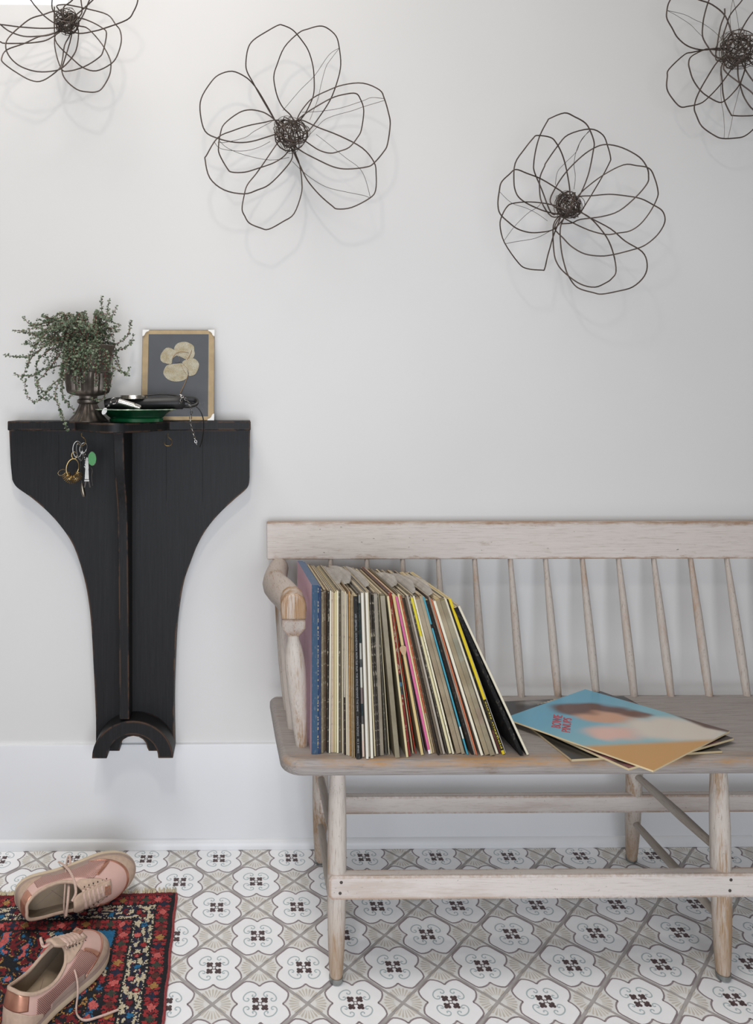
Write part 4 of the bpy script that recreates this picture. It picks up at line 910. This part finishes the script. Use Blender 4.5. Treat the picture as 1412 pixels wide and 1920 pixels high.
for i, (xt, xb, yb_, col, sc2, lab, ex) in enumerate(REC):
    B, eu, et, H, ph = frames[i]
    if i+1 < len(REC):
        B2, eu2, et2, H2, ph2 = frames[i+1]
        t = min((B2-B).dot(et), (B2+eu2*H2-B).dot(et), (B2+eu2*0.15-B).dot(et))*0.97
        if ex.get('box'): t *= 1.0
        t = max(0.0012, min(t, 0.02 if ex.get('box') else 0.0085 if ex.get('wrap') else 0.0072))
    else: t = 0.0045
    dk = tuple(c*0.8 for c in col); side = {0: C(208, 174, 188), 62: C(40, 38, 38), 61: C(30, 29, 30)}.get(i, tuple(min(1, 0.3*c+0.35*k) for c, k in zip(col, C(150, 135, 115))))
    tk = [C(168, 152, 122), C(128, 122, 116), C(108, 90, 70), C(206, 194, 162), C(120, 108, 94), C(84, 76, 70), C(190, 172, 134)][(i*5+i//3) % 7]
    topc = C(88, 104, 128) if i == 0 else tuple(0.3*c+0.7*k for c, k in zip(col, tk))
    name = 'record_box_set' if ex.get('box') else 'record_sleeve'
    segs = ex.get('seg', [])
    if ex.get('box'):
        tA = t*0.72
        m, cols = card_box(B, et, eb, eu, tA, S, H, col, side, topc, [], 30)
        o = obj(name, m, M_scuff if 0 else M_card, None, ang=30, cols=cols, loc=B)
        m, cols = card_box(B+et*(tA+0.0004)+eb*0.0012, et, eb, eu, t-tA-0.0006, S-0.0012, H-0.003, C(44, 62, 98), C(52, 62, 84), topc, [], 20); obj('box_base', m, M_card, o, ang=30, cols=cols)
        m = MB(); rr_ = random.Random(3); y = 0.012
        for z in range(60):
            h = rr_.uniform(0.001, 0.006)
            if rr_.random() < 0.75: m.add([B+et*(tA-rr_.uniform(.0006, .0016))-eb*0.0003+eu*y, B+et*(tA+.0002)-eb*0.0003+eu*y, B+et*(tA+.0002)-eb*0.0003+eu*(y+h), B+et*(tA-rr_.uniform(.0006, .0014))-eb*0.0003+eu*(y+h)], [(0, 1, 2, 3)])
            y += h+rr_.uniform(0, .0035)
            if y > H-.008: break
        obj('worn_edge', m, plain('exposed_board_edge', srgb(196, 172, 122), 0.7), o, smooth=False, kind='stuff')
    else:
        m, cols = card_box(B, et, eb, eu, t, S, H, col, side, topc, segs)
        o = obj(name, m, M_scuff if sc2 else M_card, None, ang=30, cols=cols, loc=B)
    tag(o, lab, 'record', 'records standing on the bench')
    # disc edge / inner sleeve showing in the open top is the sleeve mouth
    if not ex.get('box') and t > 0.0026:
        m = MB(); m.prism([B+eu*(H+0.0002)+et*(t*0.3)+eb*0.012, B+eu*(H+0.0002)+et*(t*0.7)+eb*0.012, B+eu*(H+0.0002)+et*(t*0.7)+eb*(S-0.01), B+eu*(H+0.0002)+et*(t*0.3)+eb*(S-0.01)], eu*0.0006)
        obj('inner_sleeve', m, M_creamp if i % 3 else M_blackp, o, smooth=False)
    if ex.get('flap'):
        hgt = rc.uniform(0.014, 0.024); a0_, a1_ = rc.uniform(0.02, 0.08), rc.uniform(0.24, S+0.004); tt = t
        def fn(u, v, B=B, eu=eu, et=et, H=H, a0_=a0_, a1_=a1_, hgt=hgt, tt=tt, seed=i):
            d = a0_+(a1_-a0_)*u; lf = (math.sin(math.pi*min(1, .06+u*.97))**.6)
            return B+eu*(H+0.0015+hgt*.30*lf*math.sin(v*1.9)+0.0012*math.sin(u*13+seed)*v)+eb*d+et*(tt*0.4+(hgt*1.25)*lf*v+0.0015*math.sin(u*8+seed)*v)
        m = MB(); m.grid(fn, 18, 5); f_ = obj('plastic_flap', m, M_flap, o, recalc=False)
        sd = f_.modifiers.new('solid', 'SOLIDIFY'); sd.thickness = 0.0003
    if ex.get('wrap'):
        m = MB(); g = 0.0003; o2 = B-eb*0.0016-et*g+eu*0.0004
        P = [o2, o2+et*(t+2*g), o2+et*(t+2*g)+eb*(S*0.5), o2+eb*(S*0.5)]
        P2 = [P[0], P[1]]; m.add(P2+[p+eu*(H-0.002) for p in P2]+[p+eb*0.0003 for p in P2]+[p+eu*(H-0.002)+eb*0.0003 for p in P2], [(0, 1, 3, 2), (4, 6, 7, 5), (0, 4, 5, 1), (2, 3, 7, 6), (0, 2, 6, 4), (1, 5, 7, 3)]); f_ = obj('plastic_wrap', m, M_plastic, o, smooth=False)
    if ex.get('text'):
        w_ = H*0.60
        lettering('spine_lettering', 'LED ZEPPELIN : SOUNDTRACK FROM THE FILM  THE SONG REMAINS THE SAME', 0.0043, M_greyp, B+et*(t*0.30)-eb*0.0003+eu*(H*0.89), -eu, et, o, w_)
        lettering('spine_lettering', 'SWAN SONG   SS 2 89402', 0.0043, M_greyp, B+et*(t*0.30)-eb*0.0003+eu*(H*0.26), -eu, et, o, H*0.225)
    if ex.get('text2'):
        lettering('spine_lettering', 'curtis mayfield', 0.0042, M_yelp, B+et*(t*0.25)-eb*0.0003+eu*(H*0.34), -eu, et, o, H*0.30)
    if ex.get('torn'):
        c = B+eu*(H*0.655)+et*t*0.4-eb*0.0012; m = MB()
        m.prism([c+(et*0.0062*math.cos(a)*(1+.2*math.sin(3*a))+eu*0.0105*math.sin(a)*(1+.15*math.cos(2*a))) for a in [k*2*math.pi/14 for k in range(14)]], -eb*0.0006); obj('torn_paper', m, plain('torn_brown_paper', srgb(190, 160, 126), 0.8), o, smooth=False)
    records.append(o)

# ------------------------------------------------------------------ record sleeves lying on the seat
nz = V(0, SLOPE, 1).normalized()
def flat_sleeve(name, label, corner, a_dir, side, lift, thick, top_fn, edge_col, n=8, mat=M_print, tilt=0.0):
    # corner on the seat, a_dir the direction of one side in plan, the other side 90 degrees to its left
    a = V(a_dir[0], a_dir[1], 0).normalized(); b = V(-a.y, a.x, 0)
    a.z = -SLOPE*a.y*-1*-1; b.z = -SLOPE*b.y*-1*-1
    a.z = -SLOPE*a.y; b.z = -SLOPE*b.y
    # the seat falls away towards the wall
    o0 = Vector(corner); m = MB(); cols = []
    for j in range(n+1):
        for i in range(n+1): m.v.append(o0+a*side*i/n+b*side*j/n+nz*(lift+thick+tilt*j/n))
    for j in range(n):
        for i in range(n):
            m.f.append([j*(n+1)+i, j*(n+1)+i+1, (j+1)*(n+1)+i+1, (j+1)*(n+1)+i]); m.m.append(0); cols.append(top_fn((i+.5)/n, (j+.5)/n))
    bs = len(m.v); cs = [o0, o0+a*side, o0+a*side+b*side, o0+b*side]; tl = [0, 0, tilt, tilt]
    m.v += [p+nz*(lift+q2) for p, q2 in zip(cs, tl)]; m.v += [p+nz*(lift+thick+q2) for p, q2 in zip(cs, tl)]
    for k in range(4): m.f.append([bs+k, bs+(k+1) % 4, bs+4+(k+1) % 4, bs+4+k]); m.m.append(0); cols.append(edge_col)
    m.f.append([bs+3, bs+2, bs+1, bs]); m.m.append(0); cols.append(edge_col)
    o = obj(name, m, mat, None, smooth=False, cols=cols, loc=o0+nz*lift); tag(o, label, 'record', 'record sleeves lying on the bench'); return o, a, b, o0
def lerp3(a, b, t): t = max(0, min(1, t)); return tuple(x+(y-x)*t for x, y in zip(a, b))
def sm(a, b, x): t = max(0, min(1, (x-a)/(b-a))); return t*t*(3-2*t)
dkp = lambda u, v: lerp3(C(30, 29, 29), C(44, 42, 41), pnoise(V(u*6, v*6, 1))*0.5+0.5)
pA = PS(1072, 1428.5); aA = (math.cos(math.radians(6.5)), math.sin(math.radians(6.5)))
def coverA(u, v):
    x, y = u-.13, v-.83; ln = y-x*.5
    c = dkp(u, v)
    if abs(ln) < .014 and u < .62: return C(188, 172, 142)
    if ln > 0: return lerp3(c, C(140, 136, 130), sm(.13, .0, math.hypot((u-.25)*.8, (v-.945)*1.5))*(0.75+0.5*pnoise(V(u*14, v*14, 3))))
    return lerp3(c, C(112, 100, 92), sm(.0, .10, -ln)*sm(.42, .6, v)*sm(.6, .3, u))
oA = flat_sleeve('record_sleeve', 'black record sleeve with a grey patch, at the bottom of the lying pile', V(pA.x, pA.y, seat_z(pA.y)), aA, S, 0.0006, 0.0042, coverA, C(190, 172, 138), 60)
pCt = PS(1179, 1444, .008); pC2 = PS(1379, 1386, .008)
pink = lambda u, v: lerp3(C(40, 34, 36), C(150, 92, 96), sm(-.1, .4, pnoise(V(u*9, v*9, 5))) if v < .9 else 0)
flat_sleeve('record_sleeve', 'pink-printed dark record sleeve with cream edge directly under the blue cover', V(pCt.x, pCt.y, seat_z(pCt.y)), (pC2.x-pCt.x, pC2.y-pCt.y), S, 0.0070, 0.0040, pink, C(206, 188, 150), 40)
def cover(u, v):
    # plain colour fields only: teal ground, rust and buff blurs (u along the front-right edge, v along the front-left edge)
    wn = .10*pnoise(V(u*7, v*7, 11)); wm = .10*pnoise(V(u*7, v*7, 31))
    def el(cu, cv, ra, rb, soft=.3):
        du, dv_ = u-cu+wn*.5, v-cv+wm*.5; p, q_ = du*.79-dv_*.61, du*.61+dv_*.79
        return 1-sm(1-soft, 1+soft, math.hypot(p/ra, q_/rb))
    c = lerp3(C(92, 158, 184), C(138, 180, 186), sm(.9, .3, v)*.8)
    c = lerp3(c, C(88, 52, 42), el(.62, .74, .27, .13, .25))
    c = lerp3(c, C(98, 58, 42), el(.80, .52, .12, .07, .3))
    c = lerp3(c, C(206, 196, 184), el(.74, .22, .36, .20, .4))
    c = lerp3(c, C(196, 148, 120), el(.56, .60, .19, .09, .4))
    c = lerp3(c, C(82, 54, 44), sm(.0, .05, (u-.90)-abs(v-.12)*.30))
    c = lerp3(c, C(194, 146, 84), sm(.03, -.05, v-.43+.56*u))
    c = lerp3(c, C(214, 176, 164), el(.34, .43, .17, .11, .45))
    return c
pT = PS(1225.3, 1447.5, .014); pT2 = PS(1373.8, 1370.5, .014)
oT, ta, tb_, to = flat_sleeve('record_sleeve', 'record sleeve with a light blue, rust and ochre cover on top of the lying pile', V(pT.x, pT.y, seat_z(pT.y)), (pT2.x-pT.x, pT2.y-pT.y), S, 0.0132, 0.0032, cover, C(216, 196, 156), 110)
def tp(u, v): return to+ta*S*u+tb_*S*v+nz*(0.0132+0.0032+0.0003)
lx, ly = (ta*.873+tb_*.487), (tb_*.873-ta*.487)
def onc(px, py):
    d = ray(px, py); q0 = tp(0, 0); return CAM+d*((q0-CAM).dot(nz)/d.dot(nz))
lettering('cover_lettering', 'BOWIE', 0.026, M_redp, onc(1051, 1366), lx, ly, oT, 0.078)
lettering('cover_lettering', 'PINUPS', 0.024, M_redp, onc(1069, 1374), lx, ly, oT, 0.084)

# ------------------------------------------------------------------ rug
rx0, ry0 = PZ(329, 1677, 0.006).x, PZ(300, 1674, 0.006).y
rxb = PZ(303, 1920, 0.006)
skew = (rxb.x-rx0)/(ry0-rxb.y)      # the side drifts a little
RW, RL, KN = 0.62, 0.56, 0.00225
NX, NY = int(RW/KN), int(RL/KN)
NAVY, BLKN, RED, CRM, PINK, OLV, OCH, BLU, BRN, DKRED = C(34, 38, 58), C(24, 24, 30), C(152, 46, 48), C(200, 188, 160), C(196, 96, 92), C(58, 64, 54), C(166, 124, 70), C(34, 104, 146), C(86, 46, 40), C(110, 28, 34)
rr = random.Random(21)
def flower_row(s, t, half, seed=0):       # s along the band, t across it (-1..1), half: band half width
    P = 0.0262; k = math.floor(s/P); f = (s/P-k)-.5; col = [OCH, NAVY, PINK, OLV, BRN][(k+seed) % 5]
    d = abs(f)*1.9+abs(t)*0.95
    if d < .70: return col
    if abs(t) > .25 and abs(t) < .92 and abs(f) > .16: return RED if (abs(f) < .46) else BLKN
    if abs(t) <= .25 and abs(f) > .36: return DKRED
    return BLKN
def vine(s, t, seed=0):
    n1 = pnoise(V(s*70, t*2.2, 3+seed)); n2 = pnoise(V(s*150, t*4, 9+seed)); n3 = pnoise(V(s*45, t*3.4, 15+seed))
    k = math.floor(s/0.030); f = s/0.030-k-.5; tc = [.40, -.38, .1, -.1][k % 4]; d = math.hypot(f*1.2, (t-tc)*.72)
    if d < .24+.05*n2: return [PINK, BLU, DKRED, RED][(k*7+seed) % 4] if d > .11 or k % 3 else [BLU, CRM, PINK, NAVY][k % 4]
    if d < .32: return BLKN
    if abs(t) > .86: return CRM if pnoise(V(s*220, t, 2)) > -.05 else BLKN
    if n3 > .18 or (n1 > .22 and n2 > -.2): return CRM
    if n2 > .45: return RED
    return NAVY if n1 > -.25 else BLKN
def rugcol(u, v):                          # u from the right edge, v from the far edge
    if v < u: m_, s, ed = v*1.0, u, 1
    else: m_, s, ed = u, v, 0
    if m_ < .0035: return DKRED if ed else BLKN
    if m_ < .009: return BLKN if not ed else DKRED
    if m_ < .038: return flower_row(s, (m_-.0235)/.0145, .0145, ed)
    if m_ < .042: return BLKN
    if m_ < .083: return vine(s, (m_-.0625)/.0205, ed)
    if m_ < .087: return BLKN
    if m_ < .116: return flower_row(s+.011, (m_-.1015)/.0145, .0145, ed+2)
    if m_ < .121: return BLKN
    # field: stepped medallion
    a, b = u-.121, v-.121
    st = math.floor(a/.009)*.009+math.floor(b/.009)*.009*1.15
    if a < .055 and b < .05 and a+b < .058: return BLU if a+b < .046 else BLKN
    if st < .085:
        n_ = pnoise(V(a*60, b*60, 2)); return RED if n_ > .05 else (C(186, 84, 58) if n_ > -.08 else BLKN)
    if st < .10: return BLKN
    if st < .118: return BLU if pnoise(V(a*80, b*80, 4)) > -.1 else NAVY
    if st < .137: return CRM if (int(a/.0045)+int(b/.0045)) % 2 else NAVY
    if st < .158: return RED
    n_ = pnoise(V(a*42, b*42, 7)); 
    if n_ > .3: return PINK
    if n_ > .12: return NAVY if pnoise(V(a*130, b*130, 1)) > 0 else BLU
    if n_ > -.05: return BLKN
    if n_ > -.12: return OCH
    return DKRED if pnoise(V(a*90, b*90, 8)) > 0 else BLKN
m = MB(); cols = []
for j in range(NY+1):
    for i in range(NX+1):
        u, v = i*KN, j*KN
        m.v.append(V(rx0-u+skew*v+0.0009*math.sin(v*60), ry0-v+0.0012*math.sin(u*45)-0.012*u, 0.0062+rr.uniform(-.0007, .0007)+0.0008*pnoise(V(u*25, v*25, 0))))
for j in range(NY):
    for i in range(NX):
        jx, jy = rr.uniform(-.0016, .0016), rr.uniform(-.0016, .0016)
        c = rugcol(max(0, (i+.5)*KN+jx), max(0, (j+.5)*KN+jy)); k = rr.uniform(.72, 1.12)
        m.f.append([j*(NX+1)+i, (j+1)*(NX+1)+i, (j+1)*(NX+1)+i+1, j*(NX+1)+i+1]); m.m.append(0); cols.append(tuple(min(1, x*k) for x in c))
# sides down to the floor
edge_loop = [i for i in range(NX+1)]+[j*(NX+1)+NX for j in range(1, NY+1)]+[NY*(NX+1)+i for i in range(NX-1, -1, -1)]+[j*(NX+1) for j in range(NY-1, 0, -1)]
bs = len(m.v); m.v += [V(m.v[i].x, m.v[i].y, 0.0008) for i in edge_loop]; n_ = len(edge_loop)
for k in range(n_): m.f.append([edge_loop[k], edge_loop[(k+1) % n_], bs+(k+1) % n_, bs+k]); m.m.append(0); cols.append(DKRED)
rug = obj('rug', m, M_pile, None, cols=cols, recalc=False, loc=(rx0-RW/2, ry0-RL/2, 0.0008)); tag(rug, 'red, navy and cream hand-knotted patterned rug with cream fringe on the tiles', 'rug')
m = MB(); m.tube([V(rx0+.0016+skew*v+0.0009*math.sin(v*60), ry0-v, .0042) for v in [k*RL/140 for k in range(141)]], [0.0032+rr.uniform(-.0005, .0005) for k in range(141)], 7); obj('selvedge', m, plain('red_wool_selvedge', srgb(150, 64, 66), 0.95, var=0.3, scale=300, bump=0.6), rug)
m = MB()
for k in range(420):
    u = rr.uniform(0, RW); L_ = rr.uniform(.014, .026); y = ry0+0.0012*math.sin(u*45)-0.012*u; x = rx0-u; dx = rr.uniform(-.004, .005); y -= .001
    m.tube([V(x, y-.001, .004), V(x+dx*.5, y+L_*.5, .0048+rr.uniform(0, .002)), V(x+dx, y+L_, .0016+rr.uniform(0, .001))], 0.0010, 4)
obj('fringe', m, plain('cream_cotton_fringe', srgb(206, 194, 164), 0.95, var=0.2), rug, kind='stuff')

# ------------------------------------------------------------------ sneakers
M_suede = plain('tan_suede', srgb(192, 166, 146), 0.95, var=0.1, scale=120, bump=0.12)
M_pinkl = plain('pale_pink_leather', srgb(214, 176, 164), 0.5, var=0.04, scale=30)
M_rose = plain('rose_gold_metallic', srgb(206, 150, 126), 0.3, 0.75, var=0.1, scale=70)
M_sole = plain('cream_rubber_sole', srgb(212, 192, 164), 0.75, var=0.06, scale=60)
M_midsole = plain('taupe_midsole', srgb(166, 144, 132), 0.75, var=0.06, scale=60)
M_line_ = plain('taupe_lining', srgb(150, 134, 116), 0.95, var=0.06, scale=100)
M_lace = plain('taupe_pink_lace', srgb(202, 174, 160), 0.9, var=0.12, scale=260, bump=0.3)
def rib_mat():
    t = NT('ribbed_rose_mesh'); w = t.n('ShaderNodeTexWave'); w.inputs['Scale'].default_value = 150; w.inputs['Distortion'].default_value = 0.4; w.bands_direction = 'DIAGONAL'
    t.l(t.coord((1, 1, 1)), w.inputs['Vector'])
    t.base(t.ramp(w.outputs['Fac'], [(0.2, srgb(150, 104, 92)), (0.8, srgb(206, 168, 158))])); t.val(Roughness=0.4, Metallic=0.35); t.bump(w.outputs['Fac'], 0.5, 0.001); return t.m
M_rib = rib_mat()
KS = [(0, 0), (.006, -.020), (.032, -.032), (.085, -.033), (.135, -.039), (.182, -.045), (.222, -.039), (.249, -.022), (.258, 0)]
KC = [(.012, 0, .082), (.015, -.016, .080), (.040, -.027, .067), (.080, -.031, .059), (.112, -.028, .068), (.126, -.019, .079), (.131, -.0115, .084), (.1325, -.005, .0865), (.133, 0, .087)]
KMZ = [.05, .05, .046, .043, .05, .056, .052, .05, .049]
def mir(L): return L+[(p[0], -p[1], *p[2:]) for p in L[-2:0:-1]]
Sk, Ck, Mz = mir(KS), mir(KC), KMZ+KMZ[-2:0:-1]
def cyc(L, u):
    n = len(L); x = (u % 1.0)*n; i = int(x); t = x-i; p = [Vector(L[(i+k-1) % n]) for k in range(4)]
    return 0.5*((2*p[1])+(p[2]-p[0])*t+(2*p[0]-5*p[1]+4*p[2]-p[3])*t*t+(3*p[1]-p[0]-3*p[2]+p[3])*t**3)
Sk3 = [V(a, b, .022) for a, b in Sk]
Mk = []
for k, ((a, b), z) in enumerate(zip(Sk, Mz)):
    kk = k if k <= 8 else 16-k
    Mk.append(V(a-(.006 if kk >= 6 else -.001 if kk == 0 else 0), b*(1.06 if 2 <= kk <= 5 else 1.0), z+.004))
def shoe_pt(u, t, off=0.0):
    def P(u, t): s, m_, c = cyc(Sk3, u), cyc(Mk, u), cyc([V(*p) for p in Ck], u); return s*(1-t)**2+m_*2*t*(1-t)+c*t*t
    p = P(u, t)
    if off:
        e_ = .004; du = P(u+e_, t)-P(u-e_, t); dt = P(u, min(1, t+e_))-P(u, max(0, t-e_)); n = du.cross(dt)
        if n.length > 1e-12: p = p+n.normalized()*off
    return p
_n = shoe_pt(.25, .4, .001)-shoe_pt(.25, .4); OUT = 1 if _n.y < 0 else -1
def make_shoe(label, M4, lace_fn):
    M4 = M4.copy(); root = thing('sneaker', label, 'shoe', M4 @ V(.12, 0, 0), 'pair of pink sneakers on the rug')
    def W_(p): return M4 @ p
    def patch(name, u0, u1, tlo, thi, off, mat, nu=48, nv=14, thick=.0012):
        m = MB(); m.grid(lambda a, b: W_(shoe_pt(u0+(u1-u0)*a, tlo(a)+(thi(a)-tlo(a))*b, OUT*off)), nu, nv)
        o = obj(name, m, mat, root, recalc=False)
        if thick: sd = o.modifiers.new('solid', 'SOLIDIFY'); sd.thickness = thick; sd.offset = 0
        return o
    K = lambda k: k/16
    c0_ = lambda v: (lambda a: v)
    patch('upper', 0, 1, c0_(0), c0_(1), 0, M_pinkl, 128, 24, .0016)
    # lining and insole
    m = MB(); m.grid(lambda a, b: W_(shoe_pt(a, b, -OUT*.0035)), 96, 16); obj('lining', m, M_line_, root, recalc=False)
    m = MB(); ins = [W_(V(.128+(p.x-.128)*.93, p.y*.93, .028)) for p in [cyc(Sk3, k/64) for k in range(64)]]; m.prism(ins, (M4.to_3x3() @ V(0, 0, -.003))); obj('insole', m, plain('taupe_insole', srgb(164, 146, 124), 0.9, var=0.05) if 'taupe_insole' not in bpy.data.materials else bpy.data.materials['taupe_insole'], root, smooth=False)
    for a_, b_ in (((.035, -.022), (.11, .022)), ((.07, .004), (.10, -.024))):
        m = MB(); m.tube([W_(V(a_[0], a_[1], .0285)), W_(V(b_[0], b_[1], .0285))], .0005, 4); obj('insole_seam', m, M_midsole, root)
    # sole
    def ring(sc, z, dz=0): return [W_(V(.128+(cyc(Sk3, k/96).x-.128)*sc, cyc(Sk3, k/96).y*sc, z+dz*(cyc(Sk3, k/96).x))) for k in range(96)]
    def slab(name, levels, mat):
        m = MB(); R_ = [ring(s_, z_) for s_, z_ in levels]; n = 96
        for r_ in R_: m.v += r_
        for j in range(len(R_)-1):
            for k in range(n): m.f.append([j*n+k, j*n+(k+1) % n, (j+1)*n+(k+1) % n, (j+1)*n+k]); m.m.append(0)
        m.f.append(list(range(n-1, -1, -1))); m.m.append(0); m.f.append([(len(R_)-1)*n+k for k in range(n)]); m.m.append(0)
        return obj(name, m, mat, root)
    slab('outsole', [(.99, .0), (1.035, .002), (1.045, .008), (1.045, .014)], M_sole)
    slab('midsole', [(1.04, .0142), (1.035, .020), (1.015, .0255), (.98, .026)], M_midsole)
    # overlays
    sl = lambda a: math.sin(math.pi*a)
    patch('toe_guard', K(4.3), K(11.7), c0_(.02), lambda a: .02+.34*sl(a)**.55, .0012, M_suede, 64)
    patch('toe_trim', K(4.4), K(11.6), lambda a: .02+.34*sl(a)**.55, lambda a: .05+.365*sl(a)**.55, .0016, M_rose, 64, 4)
    for sgn in (0, 1):
        f = (lambda k: K(k)) if not sgn else (lambda k: K(16-k))
        a0_, a1_ = f(2.0), f(5.35)
        if sgn: a0_, a1_ = a1_, a0_
        patch('mesh_panel', a0_, a1_, c0_(.03), c0_(.80), .0009, M_rib, 40)
        b0_, b1_ = f(5.25), f(5.55)
        if sgn: b0_, b1_ = b1_, b0_
        patch('side_trim', b0_, b1_, c0_(.28), c0_(.70), .0019, M_rose, 6)
        e0_, e1_ = f(2.7), f(4.4)
        if sgn: e0_, e1_ = e1_, e0_
        patch('side_stripe', e0_, e1_, (lambda a: .0+.0*a), (lambda a: .16+.06*math.sin(a*3)), .0012, M_midsole, 20)
    patch('heel_counter', K(-2.4), K(2.4), c0_(.0), lambda a: .06+.50*sl(a)**.6, .0015, M_suede, 48)
    patch('heel_tab', K(-1.5), K(1.5), lambda a: .52, c0_(.97), .0018, M_rose, 40)
    patch('eyestay', K(4.2), K(11.8), lambda a: .995-.27*sl(a)**.32, c0_(.995), .0022, M_suede, 72)
    m = MB(); m.tube([W_(cyc([V(*p) for p in Ck], k/96)+V(0, 0, .0005)) for k in range(96)], .0034, 8, True); obj('collar', m, M_suede, root)
    # tongue
    def tg(a, b):
        x = .192-.088*a; y = (b-.5)*.034*(0.8+.25*a)*(1-max(0, a-.82)**2*14); z = .0705+.033*a+.006*a*a-abs(b-.5)*.012; return W_(V(x, y, z))
    m = MB(); m.grid(tg, 16, 8); o = obj('tongue', m, M_suede, root, recalc=False); sd = o.modifiers.new('solid', 'SOLIDIFY'); sd.thickness = .005; sd.offset = -1
    def tz(x): a = (.192-x)/.088; return .0705+.033*a+.006*a*a
    ls = []
    for k in range(6):
        x = .186-.0105*k; wd = .0135+.0012*k
        pts = [V(x, -wd, tz(x)-.004), V(x-.001, -wd*.6, tz(x)+.0035), V(x-.003, 0, tz(x)+.0052), V(x-.005, wd*.6, tz(x)+.0035), V(x-.004, wd, tz(x)-.004)]
        m = MB(); m.tube([W_(p) for p in cr(pts, 4)], .0019, 6, sx=1.9, up=M4.to_3x3() @ V(0, 0, 1)); obj('lace', m, M_lace, root)
        for s_ in (-1, 1): m = MB(); m.sphere(W_(V(x-.002, s_*(wd+.005), tz(x)-.0048)), .0016, 8); obj('eyelet', m, M_blackp, root)
    m = MB(); x = .1775
    m.box((-.006, -.0085, 0), (.006, .0085, .002)); 
    for p in m.v: p += V(x+.006, 0, tz(x)+.004)
    m.v = [W_(p) for p in m.v]; orn = obj('lace_plate', m, M_rose, root, smooth=False)
    m = MB(); zz = tz(x)+.0063
    for pl in ([(-.004, -.006), (.004, -.006), (-.004, 0), (.004, 0)], [(.004, .002), (-.004, .002), (.004, .007)]): m.tube([W_(V(x+.006+a, b, zz)) for a, b in pl], .0005, 4)
    obj('plate_emblem', m, M_line_, orn)
    for pl in lace_fn(W_, tz):
        m = MB(); m.tube(cr(pl, 6), .0017, 6, sx=1.7); obj('lace_end', m, M_lace, root)
    return root
RZ = 0.0082
# upright sneaker
toe, heel = PZ(186, 1778, .012), None
ang = math.radians(62)
s2o = V(toe.x, toe.y, RZ)-V(math.cos(ang), math.sin(ang), 0)*.250
M2 = Matrix.Translation(s2o) @ Matrix.Rotation(ang, 4, 'Z')
def laces2(W_, tz):
    a = W_(V(.130, -.014, .094))
    return [[a, PZ(131, 1794, .075), PZ(143, 1830, .055), PZ(146, 1860, .035), PZ(143, 1890, .012), PZ(146, 1905, .011), PZ(160, 1913, .0105), PZ(190, 1905, .0105), PZ(222, 1893, .0105)],
            [W_(V(.128, .014, .092)), PZ(82, 1775, .095), PZ(76, 1758, .105), PZ(80, 1770, .10)]]
make_shoe('pink and tan sneaker standing upright on the rug, lace trailing', M2, laces2)
# tipped sneaker
heel1 = PZ(20, 1714, .03); toe1 = PZ(254, 1654, .03)
dv = toe1-heel1; ang1 = math.atan2(dv.y, dv.x)
M1 = Matrix.Translation(V(heel1.x+.004, heel1.y+.03, RZ+.046)) @ Matrix.Rotation(ang1, 4, 'Z') @ Matrix.Rotation(math.radians(84), 4, 'X')
def laces1(W_, tz):
    return [[PW(122, 1720, .30), PW(120, 1700, .30), PW(122, 1660, .27), PW(124, 1625, .22), PW(127, 1608, .19), PW(131, 1606, .19), PW(131, 1630, .22), PW(128, 1680, .29), PW(124, 1718, .31)],
            [PW(110, 1616, .19), PW(120, 1622, .22), PW(132, 1636, .245), PW(140, 1655, .27), PW(142, 1675, .29), PW(135, 1690, .305)]]
make_shoe('pink and tan sneaker tipped on its side next to the rug fringe', M1, laces1)
